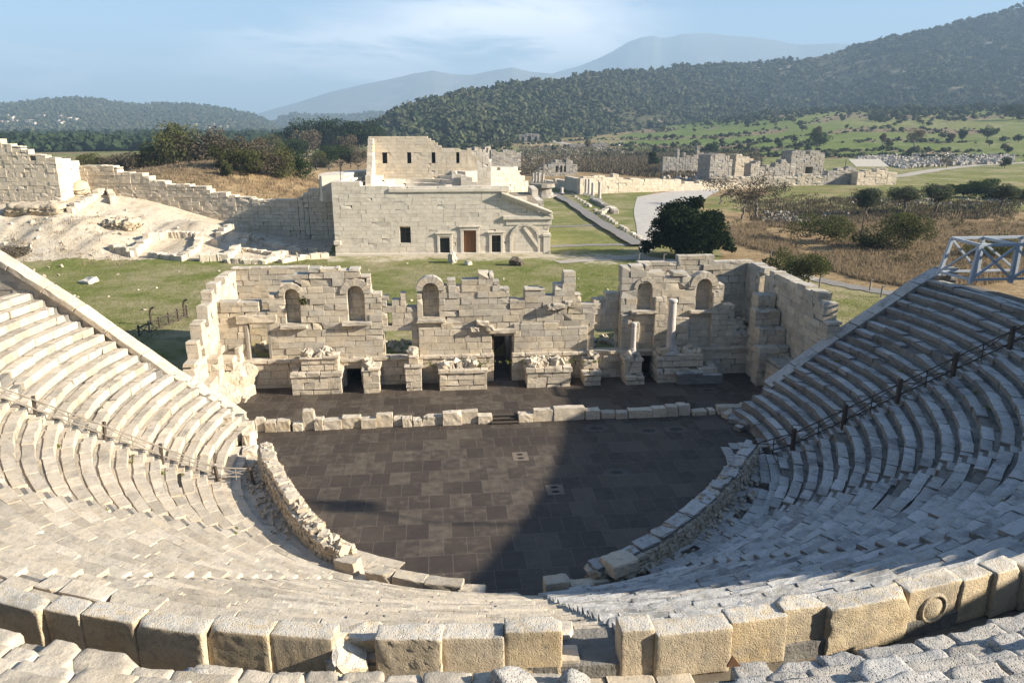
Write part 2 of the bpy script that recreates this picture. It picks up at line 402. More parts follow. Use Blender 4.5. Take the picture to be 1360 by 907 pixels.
def ground_mat():
    m, nt = new_mat('ground_cover'); k = N(nt)
    pos = k('ShaderNodeNewGeometry').outputs['Position']
    a = k('ShaderNodeAttribute', attribute_name='tint'); s = k('ShaderNodeSeparateColor', {'Color': a.outputs['Color']})
    n0 = k.noise(pos, .045, 5, .6); n1 = k.noise(pos, .22, 6, .62); n2 = k.noise(pos, 1.3, 5, .65); n3 = k.noise(pos, 7.0, 4, .7)
    grass = k.mix(k.ramp(n1, .35, .68), (.145,.160,.044), (.215,.20,.078)); grass = k.mix(k.ramp(n2, .48, .78), grass, (.085,.105,.028))
    grass = k.mix(k.math('MULTIPLY', k.ramp(n0, .43, .57), k.math('MULTIPLY', k.ramp(n1, .40, .6), .75)), grass, (.33,.27,.165))
    dry = k.mix(k.ramp(n1, .33, .66), (.22,.145,.075), (.36,.26,.14)); dry = k.mix(k.ramp(n2, .48, .72), dry, (.13,.09,.05))
    sand = k.mix(k.ramp(n1, .3, .7), (.46,.37,.26), (.56,.49,.38)); sand = k.mix(k.math('MULTIPLY', k.ramp(n2, .5, .72), .7), sand, (.29,.225,.15))
    grass = k.mix(a.outputs['Alpha'], grass, k.mix(k.ramp(n1, .35, .65), (.060,.110,.015), (.105,.158,.028)))
    edge = k.math('MULTIPLY', k.math('SUBTRACT', k.math('ADD', n1, n2), 1.0), .9)
    def cov(o): return k.ramp(k.math('ADD', o, edge), .35, .65)
    soil = k.mix(n2, (.13,.10,.06), (.22,.17,.11))
    c = k.mix(cov(s.outputs[0]), soil, grass); c = k.mix(cov(s.outputs[1]), c, dry); c = k.mix(cov(s.outputs[2]), c, sand)
    c = k.mix(k.math('MULTIPLY', k.ramp(n3, .5, .8), .35), c, (.05,.05,.02))
    b = k('ShaderNodeBump', {'Height': k.math('ADD', n2, k.math('MULTIPLY', n3, .5)), 'Strength': .7, 'Distance': .25})
    bs = k('ShaderNodeBsdfPrincipled', {'Base Color': c, 'Roughness': 1.0, 'Normal': b.outputs[0]}); bs.inputs['Specular IOR Level'].default_value = .05
    k.out(bs.outputs[0]); return m
M['ground'] = ground_mat()
def hill_mat(name, a, b, rockc, sc=.012):
    m, nt = new_mat(name); k = N(nt)
    pos = k('ShaderNodeNewGeometry').outputs['Position']
    n1 = k.noise(pos, sc, 6, .6); n2 = k.noise(pos, sc*9, 5, .7); n3 = k.noise(pos, sc*2.3, 5, .65)
    c = k.mix(k.ramp(n2, .35, .65), a, b); c = k.mix(k.ramp(k.math('ADD', k.math('MULTIPLY', n3, .6), k.math('MULTIPLY', n1, .4)), .56, .66), c, rockc)
    bmp = k('ShaderNodeBump', {'Height': n2, 'Strength': .6, 'Distance': 5.0})
    bs = k('ShaderNodeBsdfPrincipled', {'Base Color': c, 'Roughness': 1.0, 'Normal': bmp.outputs[0]}); bs.inputs['Specular IOR Level'].default_value = .02
    k.out(bs.outputs[0]); return m
M['hill'] = hill_mat('scrub_hillside', (.045,.048,.026), (.095,.088,.052), (.30,.25,.18))
M['mountain'] = hill_mat('bare_mountain', (.10,.10,.08), (.17,.16,.13), (.24,.22,.19), .0015)
# ------------------------------------------------------------------ terrain
GN = NZ(11)
def frame_st(x, y):
    dx = x-C[0]; dy = y-C[1]; return dx*U[0]+dy*U[1], dx*V[0]+dy*V[1]
def proj2(x, y, z=2.0):
    q0 = np.asarray(x, float); q1 = np.asarray(y, float); q2 = z-CAMH
    w = q1*fw[1]+q2*fw[2]; w = np.where(w < .5, .5, w)
    return CX+F*q0/w, CY-F*(q1*up[1]+q2*up[2])/w
def analemma_t(s):      # the line of the two retaining walls
    return np.where(s < 0, 2+np.abs(s)*.139, 2+s*.070)
def ground_z(x, y):
    x = np.asarray(x, float); y = np.asarray(y, float)
    P = np.stack([x, y, 0*x], -1); d = np.hypot(x, y)
    z = 2+.18*GN.fbm(P, .12, 4)+.9*GN.fbm(P, .012, 3)*smooth((d-150)/300)
    z = z+6.0*smooth((-x-28)/34)*smooth((y-86)/26)*(1-smooth((y-190)/80))
    z = z+4.3*np.exp(-((x+46)/24)**2-((y-146)/20)**2)
    z = z+1.7*np.exp(-((x+41.5)/4.6)**2-((y-103)/3.6)**2)
    z = z+(2.6*GN.fbm(P+40, .22, 5)+.8)*np.exp(-((x+58)/15)**2-((y-99)/8)**2)+.5*GN.fbm(P+70, .5, 3)*np.exp(-((x+50)/24)**2-((y-102)/9)**2)
    z = z-.9*np.exp(-((x+37)/5.)**2-((y-99)/2.2)**2)
    az = np.degrees(np.arctan2(x, np.maximum(y, 1e-3)))
    z = z+27*smooth((d-420)/800)*smooth((az-4)/20)*(y > 0)
    z = z+10*smooth((d-420)/800)*smooth((az+14)/16)*(y > 0)
    s, t = frame_st(x, y); r = np.hypot(s, t)
    # slope the seats are cut into
    z = z+14.5*smooth((-t+2)/26)*smooth((r-41)/6)*(1-.5*smooth((r-70)/120))
    pit = ((t < analemma_t(s)+.4) & (r < 44)) | ((s > -18.6) & (s < 21.2) & (t > 1) & (t < 17.4))
    pit = pit | ((t >= analemma_t(s)) & (t < 9) & (np.abs(s) < 17))
    z = np.where(pit, -1.2, z)
    fl = (t >= analemma_t(s)+.4) & (t < 19) & (np.abs(s) < 40) & ~pit
    z = np.where(fl, 1.9-.5*np.exp(-((np.abs(s)-20)/4)**2), z)
    return z
def stripes(px, py): return np.sin(py*1.15+px*.012+2.2*np.sin(px*.018))
def build_ground():
    az = np.radians(np.concatenate([np.linspace(-180, -46, 50)[:-1], np.linspace(-46, 46, 900), np.linspace(46, 180, 50)[1:-1]]))
    rr = np.concatenate([np.array([1.0, 8, 16, 24]), np.geomspace(30, 520, 620), np.geomspace(525, 13000, 160)])
    A, R = np.meshgrid(az, rr); x = R*np.sin(A); y = R*np.cos(A); z = ground_z(x.ravel(), y.ravel()).reshape(x.shape)
    na, nr = len(az), len(rr); v = np.stack([x, y, z], -1).reshape(-1, 3)
    i = np.arange(nr-1)[:, None]*na; j = np.arange(na)[None, :]; j2 = (j+1) % na
    q = np.stack([i+j, i+na+j, i+na+j2, i+j2], -1).reshape(-1, 4)[:, ::-1]
    X, Y = v[:, 0], v[:, 1]; px, py = proj2(X, Y); d = np.hypot(X, Y); P = np.stack([X, Y, 0*X], -1)
    px = px+26*GN.fbm(P+31, .09, 4)+8*GN.fbm(P+3, .4, 3); py = py+(5*GN.fbm(P+61, .09, 4)+2.5*GN.fbm(P+13, .4, 3))*np.clip(90/np.maximum(d, 1), .25, 1)
    n1 = GN.fbm(P+5, .05, 4); n2 = GN.fbm(P+90, .25, 3)
    grass = np.ones(len(v))*.75; dry = np.zeros(len(v)); sand = np.zeros(len(v))
    front = d < 110
    grass = np.where(front, .95+.1*n1, grass)
    bare = np.exp(-((py-341)/9)**2)*(px > 440)*(px < 860)*.75+.33*(n2 > .35)          # worn strip before the hall
    sand = np.maximum(sand, bare*.75)
    sand = np.maximum(sand, .85*(py < 347+.02*(300-px))*(py > 262)*(px < 445)*(px > -400)-.55*smooth((n1-.05)/.3))
    behind = (X < -14)*(Y > 112)*(d < 420)
    dry = np.maximum(dry, behind*(.85+.3*n1)); sand = np.where(behind > 0, 0, sand)
    right = (px > 955)*(py > 281)*(py < 400-.0*px)*(py < 345+(px-960)*.22)
    dry = np.maximum(dry, right*(.95+.2*n2)); grass = np.where(right*(n1 > .25), .5, grass)
    olive = (px > 900)*(py <= 283)*(py > 243); dry = np.maximum(dry, olive*(.42+.35*n1))
    mid = (px > 640)*(px < 1010)*(py <= 262)*(py > 196); dry = np.maximum(dry, mid*(.9+.3*n2))
    cen = (px > 700)*(px <= 870)*(py > 240)*(py < 330); dry = np.where(cen, .2+.4*n1, dry)
    far = (d > 420)*(Y > 0)
    st = stripes(px, py)+1.1*n1+.7*GN.fbm(P+7, .011, 3)
    grass = np.where(far, np.where(st > -.75, .95, .15), grass); dry = np.where(far*(st < -.9), .45, np.where(far, 0, dry))
    leftfar = far*(px < 640); dry = np.where(leftfar, .45, dry)
    scrub = (px > 640)*(px < 830)*(py < 200)*(py > 176); dry = np.where(scrub, .55+.4*n2, dry)
    tint = np.stack([grass, dry, sand], 1)
    mb = MB(); mb.add(v, q); mb.T = [np.c_[tint, smooth((d-330)/200)*(Y > 0)*np.clip(.75+.8*GN.fbm(P+200, .012, 4), 0, 1)]]
    o = mb.build('ground', M['ground'], loc=(0, 0, 0), smooth_shade=True); tag(o, 'ground of grass, dry weeds and pale earth around the ruin', kind='structure')
build_ground()

# ------------------------------------------------------------------ hills and far mountains
HN = NZ(23, 9)
def make_hill(name, label, sil, dr, db, mat, zb=-4, amp=.06, naz=500, nr=90, noise_sc=.006, rim=.5):
    sil = np.array(sil, float); dr = np.array(dr, float); db = np.array(db, float)
    az0 = math.atan2(sil[0, 0]-CX, F/math.cos(PITCH)*1.0); az1 = math.atan2(sil[-1, 0]-CX, F)
    # azimuth and elevation of every silhouette point
    A = []; E = []
    for x, y in sil:
        d = ray(x, y); A.append(math.atan2(d[0], d[1])); E.append(d[2]/math.hypot(d[0], d[1]))
    def pxa(x): d = ray(x, 150); return math.atan2(d[0], d[1])
    DRa = [pxa(p) for p in dr[:, 0]]; DBa = [pxa(p) for p in db[:, 0]]
    def zfun(a, u):
        dR = np.interp(a, DRa, dr[:, 1]); dB = np.interp(a, DBa, db[:, 1]); e = np.interp(a, A, E)
        zr = CAMH+dR*e; d = dB+(dR-dB)*u
        P = np.stack([d*np.sin(a), d*np.cos(a), 0*a], -1)
        nz = HN.fbm(P, noise_sc, 5)
        uu = np.clip(u, 0, 1)
        prof = uu**1.15*(1-np.clip((u-1)/.8, 0, 1)**1.5*.8)
        z = zb+(zr-zb)*prof+(zr-zb)*amp*nz*(np.sin(np.clip(u, 0, 1.3)/1.3*PI)**1)*np.where(u > 1, .4, 1-uu**6*(1-rim*.1))*2.2
        return d*np.sin(a), d*np.cos(a), z
    a = np.linspace(A[0], A[-1], naz); u = np.concatenate([np.linspace(0, 1, nr), np.linspace(1.03, 1.8, nr//4)])
    AA, UU = np.meshgrid(a, u); x, y, z = zfun(AA.ravel(), UU.ravel())
    fade = smooth((AA.ravel()-A[0])/.02)*smooth((A[-1]-AA.ravel())/.02)
    z = zb+(z-zb)*fade
    v = np.stack([x, y, z], -1); na = len(a); i = np.arange(len(u)-1)[:, None]*na; j = np.arange(na-1)[None, :]
    q = np.stack([i+j, i+na+j, i+na+j+1, i+j+1], -1).reshape(-1, 4)[:, ::-1]
    mb = MB(); mb.add(v, q); o = mb.build(name, mat, loc=(0, 0, 0), smooth_shade=True); tag(o, label, kind='structure')
    return zfun, A
hill_r, HA = make_hill('hill', 'long scrub covered hill rising to the right behind the fields',
    [(440,186),(470,178),(500,168),(520,153),(545,142),(570,138),(600,128),(625,124),(650,122),(680,115),(705,112),(740,110),(780,101),(820,97),(860,95),(900,89),(960,86),(1000,85),(1040,83),(1080,77),(1110,71),(1150,60),(1180,51),(1220,43),(1260,33),(1300,25),(1330,17),(1360,10),(1450,-10),(1600,-30),(1900,-10),(2300,60)],
    [(440,760),(600,950),(700,1150),(900,1700),(1100,2000),(1360,2300),(2300,2500)],
    [(440,640),(600,560),(700,640),(900,900),(1100,1150),(1360,1300),(2300,1400)], M['hill'], zb=0, amp=.085, naz=620, nr=110)
hill_l, LA = make_hill('hill', 'low rounded hills with a pale village on the left skyline',
    [(-500,150),(-200,140),(0,140),(40,134),(80,131),(110,131),(150,136),(185,140),(205,138),(250,138),(290,143),(330,151),(350,158),(372,169),(390,178)],
    [(-500,2600),(400,2600)], [(-500,1500),(400,1700)], M['hill'], zb=0, amp=.05, noise_sc=.004)
hill_m, MA = make_hill('hill', 'small craggy hills in the valley gap',
    [(340,172),(355,168),(370,157),(390,150),(415,153),(440,153),(470,153),(490,149),(520,151),(560,160),(600,170)],
    [(340,3300),(600,3300)], [(340,2500),(600,2500)], M['hill'], zb=0, amp=.06, noise_sc=.004, naz=200)
make_hill('mountain', 'pale blue ridge fading into haze behind the nearer hills',
    [(-300,168),(200,164),(330,155),(360,146),(400,135),(440,122),(480,113),(520,105),(550,98),(575,94),(600,99),(625,100),(655,94),(680,90),(705,96),(730,98),(770,104),(830,112),(900,120),(1100,140)],
    [(-300,7200),(1100,7200)], [(-300,5800),(1100,5800)], M['mountain'], zb=0, amp=.05, noise_sc=.0016, nr=60)
make_hill('mountain', 'highest pale blue mountain on the skyline right of centre',
    [(560,150),(640,125),(700,108),(740,96),(770,88),(795,78),(815,68),(835,56),(852,50),(868,48),(880,51),(890,50),(905,46),(925,44),(945,45),(970,48),(1000,50),(1030,54),(1060,60),(1090,59),(1110,58),(1140,60),(1200,70),(1400,100)],
    [(560,8600),(1400,8600)], [(560,7300),(1400,7300)], M['mountain'], zb=0, amp=.05, noise_sc=.0016, nr=60)

# ------------------------------------------------------------------ far woods: one mass each
_ico = np.array([[0,0,1],[.894,0,.447],[.276,.851,.447],[-.724,.526,.447],[-.724,-.526,.447],[.276,-.851,.447],[.724,.526,-.447],[-.276,.851,-.447],[-.894,0,-.447],[-.276,-.851,-.447],[.724,-.526,-.447],[0,0,-1]])
_icf = np.array([[0,1,2],[0,2,3],[0,3,4],[0,4,5],[0,5,1],[1,6,2],[2,7,3],[3,8,4],[4,9,5],[5,10,1],[6,7,2],[7,8,3],[8,9,4],[9,10,5],[10,6,1],[11,7,6],[11,8,7],[11,9,8],[11,10,9],[11,6,10]])
def scatter_crowns(mb, P, size, g, ncard=16, card=.42, tall=.85):
    n = len(P); S = size[:, None, None]*np.array([1, 1, tall])
    v = _ico[None]*(g.uniform(.6, .95, (n, 12, 1)))*S*.5+P[:, None]+np.array([0, 0, 1])*size[:, None, None]*tall*.42
    f = (_icf[None]+np.arange(n)[:, None, None]*12).reshape(-1, 3)
    tn = np.clip(g.normal(.42, .25, n), 0, 1); hu = np.clip(g.normal(.25, .3, n), 0, 1)
    tt = np.stack([np.repeat(tn, 12), np.repeat(hu, 12), np.repeat(hu, 12)], 1)
    mb.add(v.reshape(-1, 3), None, f, tint=tt)
    dv = g.normal(size=(n, ncard, 3)); dv /= np.linalg.norm(dv, axis=2, keepdims=True); dv[..., 2] = np.abs(dv[..., 2])*1.1-.25
    c = P[:, None]+dv*S*.5*g.uniform(.8, 1.12, (n, ncard, 1))+np.array([0, 0, 1])*size[:, None, None]*tall*.42
    a = g.normal(size=(n, ncard, 3)); a /= np.linalg.norm(a, axis=2, keepdims=True)
    b = np.cross(a, g.normal(size=(n, ncard, 3))); b /= np.linalg.norm(b, axis=2, keepdims=True)
    k = (size[:, None, None]*card*.5*g.uniform(.6, 1.3, (n, ncard, 1)))
    qv = np.stack([c-a*k, c+b*k*.7, c+a*k, c-b*k*.7], 2).reshape(-1, 3)
    ct = np.clip(np.repeat(tn, ncard)+g.normal(size=n*ncard)*.22, 0, 1); ct = np.repeat(ct, 4); ch = np.repeat(np.repeat(hu, ncard), 4)
    mb.add(qv, np.arange(len(qv)).reshape(-1, 4), tint=np.stack([ct, ch, ch], 1))
g = np.random.RandomState(5)
mb = MB()
a = g.uniform(HA[0]+.02, math.radians(38), 30000); u = g.uniform(0.0, 1.04, 30000)**.9
x, y, z = hill_r(a, u); d = np.hypot(x, y)
dens = HN.fbm(np.stack([x, y, 0*x], -1)+3, .010, 4)
keep = (dens > -.30+.7*(g.rand(len(x))-.5)) & (g.rand(len(x)) < np.clip((d/1500)**.7, .25, 1))
keep &= ~((u < .12) & (g.rand(len(x)) < .4))
P = np.stack([x, y, z-.6], -1)[keep]; sz = np.clip(g.lognormal(1.35, .48, len(P)), 1.6, 12)*(1+d[keep]/5000)
scatter_crowns(mb, P, sz, g, 12)
tag(mb.build('hillside_scrub', M['leaf_far'], loc=(0, 0, 0)), 'dark green scrub and trees covering the long hill', kind='stuff')
mb = MB()
a = g.uniform(-.66, LA[-1]-.01, 5200); u = g.uniform(0, 1.03, 5200); x, y, z = hill_l(a, u)
scatter_crowns(mb, np.stack([x, y, z-.5], -1), np.clip(g.lognormal(1.9, .35, len(x)), 4, 15), g, 6)
a = g.uniform(MA[0]+.01, MA[-1]-.01, 2500); u = g.uniform(0, 1.03, 2500); x, y, z = hill_m(a, u)
scatter_crowns(mb, np.stack([x, y, z-.5], -1), np.clip(g.lognormal(2.1, .3, len(x)), 4, 15), g, 6)
tag(mb.build('hillside_scrub', M['leaf_far'], loc=(0, 0, 0)), 'bluish dark scrub on the low hills to the left', kind='stuff')
mb = MB(); n = 5200
px = g.uniform(-60, 500, n); dd = 1/g.uniform(1/1500, 1/560, n); az = np.arctan((px-CX)/F*.975)
x = dd*np.sin(az); y = dd*np.cos(az)
keep = (dd > 640) | (px < 235); x, y, dd = x[keep], y[keep], dd[keep]
scatter_crowns(mb, np.stack([x, y, ground_z(x, y)-.4], -1), np.clip(g.lognormal(1.95, .3, len(x)), 4, 13), g, 10, tall=1.0)
tag(mb.build('plain_wood', M['leaf_pine'], loc=(0, 0, 0)), 'dark belt of wood across the plain below the left hills', kind='stuff')
# hedges and scrub rows between the terraced fields
mb = MB(); n = 9000
px = g.uniform(600, 1420, n); py = g.uniform(150, 200, n)
dd = 1/g.uniform(1/1500, 1/430, n); az = np.arctan((px-CX)/F*.97); x = dd*np.sin(az); y = dd*np.cos(az); ppx, ppy = proj2(x, y)
st = stripes(ppx, ppy)+1.1*GN.fbm(np.stack([x, y, 0*x], -1)+5, .05, 4)+.7*GN.fbm(np.stack([x, y, 0*x], -1)+7, .011, 3)
keep = (st < -.5) & (g.rand(n) < .85) & (ground_z(x, y) > -5)
x, y = x[keep], y[keep]
scatter_crowns(mb, np.stack([x, y, ground_z(x, y)-.5], -1), np.clip(g.lognormal(.75, .42, len(x)), 1.0, 6), g, 10, tall=.75)
n = 9000; px = g.uniform(860, 1420, n); dd = g.uniform(780, 1500, n); az = np.arctan((px-CX)/F*.97); x = dd*np.sin(az); y = dd*np.cos(az)
keep = g.rand(n) < smooth((dd-760-70*np.sin(px*.03)-.15*(1360-px))/420)*.8
x, y = x[keep], y[keep]; scatter_crowns(mb, np.stack([x, y, ground_z(x, y)-.5], -1), np.clip(g.lognormal(1.5, .4, len(x)), 2, 11), g, 10, tall=.8)
tag(mb.build('field_hedge_scrub', M['leaf_far'], loc=(0, 0, 0)), 'low scrub lines dividing the far green fields', kind='stuff')

# ------------------------------------------------------------------ sky, sun, haze, camera
def setup():
    w = bpy.data.worlds.new('World'); scene.world = w; w.use_nodes = True; nt = w.node_tree; nt.nodes.clear(); k = N(nt)
    EL, AZ = math.radians(SUN_EL), math.radians(SUN_AZ)
    sky = k('ShaderNodeTexSky', sky_type='NISHITA'); sky.sun_disc = False; sky.sun_elevation = EL; sky.sun_rotation = AZ
    sky.air_density = SKY_AIR; sky.dust_density = SKY_DUST; sky.ozone_density = SKY_OZ; sky.altitude = 0
    dirv = k('ShaderNodeTexCoord').outputs['Generated']
    s = k('ShaderNodeSeparateXYZ', {0: dirv})
    zc = k.math('MAXIMUM', k.math('ADD', s.outputs[2], .10), .02)
    pl = k('ShaderNodeCombineXYZ', {0: k.math('DIVIDE', s.outputs[0], zc), 1: k.math('MULTIPLY', k.math('DIVIDE', s.outputs[1], zc), 1.0), 2: 0.0}).outputs[0]
    pl = k('ShaderNodeVectorMath', {0: pl, 1: (.55, .85, 1)}, operation='MULTIPLY').outputs[0]
        # clouds sit in a band above the mountains, left of centre
    az = k.math('ARCTAN2', s.outputs[0], s.outputs[1])
    el = k.math('ARCSINE', s.outputs[2])
    cv = k('ShaderNodeCombineXYZ', {0: k.math('MULTIPLY', az, 5.5), 1: k.math('ADD', k.math('MULTIPLY', el, 26.0), k.math('MULTIPLY', az, 1.2)), 2: 3.7}).outputs[0]
    n1 = k.noise(cv, 1.0, 7, .6, .5)
    wob = k.math('MULTIPLY', k.math('SUBTRACT', n1, .5), .16)
    def blob(a0, e0, sa, se, slope=0.0):
        da = k.math('DIVIDE', k.math('SUBTRACT', az, a0), sa)
        de = k.math('DIVIDE', k.math('SUBTRACT', k.math('SUBTRACT', k.math('ADD', el, wob), e0), k.math('MULTIPLY', k.math('SUBTRACT', az, a0), slope)), se)
        rr = k.math('ADD', k.math('MULTIPLY', da, da), k.math('MULTIPLY', de, de))
        return k.math('EXPONENT', k.math('MULTIPLY', rr, -1.0))
    b = k.math('ADD', blob(-.20, .085, .19, .030, .06), k.math('MULTIPLY', blob(.0, .125, .16, .030, .0), 1.1))
    b = k.math('ADD', b, k.math('MULTIPLY', blob(.07, .085, .10, .025), .9)); b = k.math('ADD', b, k.math('MULTIPLY', blob(-.53, .065, .07, .014), .5))
    cl = k.math('MULTIPLY', k.ramp(k.math('MULTIPLY', b, k.ramp(n1, .30, .62, .35, 1.1)), .10, .85), CLOUD)
    col = k.mix(cl, k.mix(1.0, sky.outputs[0], SKY_TINT, 'MULTIPLY'), CLOUD_COL)
    bg = k('ShaderNodeBackground', {'Color': col, 'Strength': SKY_STR})
    nt.links.new(bg.outputs[0], k('ShaderNodeOutputWorld').inputs['Surface'])
    L = bpy.data.lights.new('sun', 'SUN'); L.energy = SUN_STR; L.angle = math.radians(.5); L.color = (1.0, .925, .80)
    o = bpy.data.objects.new('sun', L); COL.objects.link(o)
    d = np.array([math.sin(AZ)*math.cos(EL), math.cos(AZ)*math.cos(EL), math.sin(EL)])
    from mathutils import Vector
    o.rotation_euler = Vector(d).to_track_quat('Z', 'Y').to_euler(); o.location = (60, -20, 60)
    # the air between here and the mountains
    m, nt = new_mat('valley_haze'); k = N(nt)
    v = k('ShaderNodeVolumePrincipled', {'Color': (.385, .55, .725, 1), 'Density': HAZE, 'Anisotropy': 0.0})
    nt.links.new(v.outputs[0], k('ShaderNodeOutputMaterial').inputs['Volume'])
    mb = MB(); box(mb, (0, 4200, HAZE_TOP/2-6), I3, (9500, 9800, HAZE_TOP/2+6)); 
    tag(mb.build('haze', m, loc=(0, 0, 0)), 'thin blue haze filling the valley', kind='stuff')
    cam = bpy.data.cameras.new('camera'); co = bpy.data.objects.new('camera', cam); COL.objects.link(co)
    co.location = (0, 0, CAMH); co.rotation_euler = (PI/2-PITCH, 0, 0); cam.sensor_width = 36; cam.lens = F/1360*36
    cam.clip_start = .1; cam.clip_end = 40000; scene.camera = co
    vs = scene.view_settings; vs.view_transform = 'Standard'; vs.look = 'None'; vs.exposure = EXPO; vs.gamma = 1; vs.use_curve_mapping = False
    scene.render.engine = 'CYCLES'; cy = scene.cycles
    cy.use_denoising = True
    try: cy.denoiser = 'OPENIMAGEDENOISE'; cy.denoising_input_passes = 'RGB_ALBEDO_NORMAL'
    except Exception: pass
    cy.max_bounces = 6; cy.diffuse_bounces = 3; cy.glossy_bounces = 2; cy.transmission_bounces = 2; cy.volume_bounces = 0; cy.transparent_max_bounces = 8
    cy.sample_clamp_indirect = 6
SUN_EL, SUN_AZ, SUN_STR = 24.0, 100.2, 5.0
SKY_STR, SKY_AIR, SKY_DUST, SKY_OZ = .05, 1.0, .6, 1.5
HAZE, HAZE_TOP = .00022, 980.0
CLOUD, CLOUD_COL = .75, (14.0, 13.0, 12.6)
SKY_TINT = (.62, .77, 1.0)
EXPO = 1.96
setup()
# ------------------------------------------------------------------ the cavea
R0, Z0, TREAD, RISE, NROW = 15.3, .30, .655, .413, 20
ROWR = [R0+i*TREAD for i in range(NROW)]; ROWZ = [Z0+.41+i*RISE for i in range(NROW)]
STAIRS = [-15.3, -40.6, -66.0, -91.2, -116.5, -141.2, -164.6]
def end_angles(r):
    # where a row of radius r meets the right and left retaining walls
    def solve(sl, sign):
        s = r
        for _ in range(8):
            t = 2+abs(s)*sl; s = math.sqrt(max(r*r-t*t, 0))
        return math.degrees(math.asin(min(1, (2+s*sl)/r)))
    return solve(.070, 1), -180-solve(.139, -1)
BN = NZ(31, 8)
def ring_blocks(mb, r_in, depth, ztop, h, a0, a1, g, blen=(.8, 1.7), n=(0, 0, 0), wear=.012, jz=.012, jr=.02, drop=0.0, rr=.035, chip=.25, tilt=.01, vt=.15, nz=None, tm=0.0, lump=None, lf=4.0):
    """a course of stones along an arc, a0 > a1 in degrees"""
    rm = r_in+depth/2; a = a0
    while a > a1+.02:
        l = math.degrees(g.uniform(*blen)/rm); e = max(a-l, a1)
        if e-a1 < l*.35: e = a1
        am = (a+e)/2; ln = math.radians(a-e)*rm
        if ln > .12 and g.rand() >= drop:
            ra = math.radians(am); rad = np.array([U[0]*math.cos(ra)+V[0]*math.sin(ra), U[1]*math.cos(ra)+V[1]*math.sin(ra)])
            tg = np.array([rad[1], -rad[0]])
            ro = rm+g.normal()*jr; zt = ztop+g.normal()*jz
            p = pol(ro, am, zt-h/2)
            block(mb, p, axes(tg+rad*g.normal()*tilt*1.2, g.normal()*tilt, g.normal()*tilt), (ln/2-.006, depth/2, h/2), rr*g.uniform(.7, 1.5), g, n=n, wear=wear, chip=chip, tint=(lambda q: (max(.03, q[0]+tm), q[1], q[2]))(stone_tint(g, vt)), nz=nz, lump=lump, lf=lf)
        a = e
def ring_surface(mb, prof, a0f, a1f, step=2.0, tint=(.5, .5, .5)):
    """a surface of revolution from (r, z) pairs"""
    rows = []; K = 100
    for r, z in prof:
        a0 = a0f(r) if callable(a0f) else a0f; a1 = a1f(r) if callable(a1f) else a1f
        rows.append([pol(r, a0+(a1-a0)*i/K, z) for i in range(K+1)])
    v = np.array(rows).reshape(-1, 3); n = K+1; q = []
    for i in range(len(prof)-1):
        for j in range(K): q.append([i*n+j, i*n+j+1, (i+1)*n+j+1, (i+1)*n+j])
    mb.add(v, q, tint=tint)
# packed earth under the seats
mb = MB(); prof = [(R0-1.9, -.3), (R0-.02, -.02)]
for i in range(NROW):
    prof += [(ROWR[i]+.10, ROWZ[i]-.40), (ROWR[i]+.10, ROWZ[i]-.10), (ROWR[i]+TREAD, ROWZ[i]-.10)]
DZ = ROWZ[-1]-.42          # floor of the walkway
prof += [(ROWR[-1]+TREAD+.5, ROWZ[-1]-.1), (ROWR[-1]+TREAD+.5, DZ-.05), (31.2, DZ-.05)]
ring_surface(mb, prof, lambda r: end_angles(max(r, 15))[0]+.4, lambda r: end_angles(max(r, 15))[1]-.4)
tag(mb.build('cavea_slope', M['grey_fill'], loc=(0, 0, 0)), 'packed earth slope under the theatre seats', kind='structure')

for (pa, pb_, nm, mt) in ((-112, -183, 'sunlit paving between the left seats and the low wall', 'seat'), (-70, -4, 'shaded paving between the right seats and the low wall', 'seat_dark')):
    g = np.random.RandomState(97); mb = MB()
    for r_, z_ in ((12.75, .05), (13.3, .07), (13.85, .10), (14.35, .22), (14.85, .34)):
        ring_blocks(mb, r_, .56, z_, .3, max(pa, pb_)-(2 if r_ < 13 else 0), min(pa, pb_), g, (.5, 1.3), wear=.006, jz=.015, rr=.015, chip=.2, drop=.02 if mt == 'seat' else .10, tilt=.012, vt=.16)
    tag(mb.build('paving', M[mt], loc=(0, 0, 0)), nm, kind='structure')
bounds = [None]+STAIRS+[None]
names = ['at the shaded right end beside the right retaining wall', 'in shade just left of the dark iron railing', 'in shade near the middle of the right side',
         'right of the central aisle, half lit at its top', 'left of the central aisle, below the sunlit parapet', 'in full sun behind the left rubble wall',
         'in full sun just right of the left timber railing', 'between the timber railing and left retaining wall']
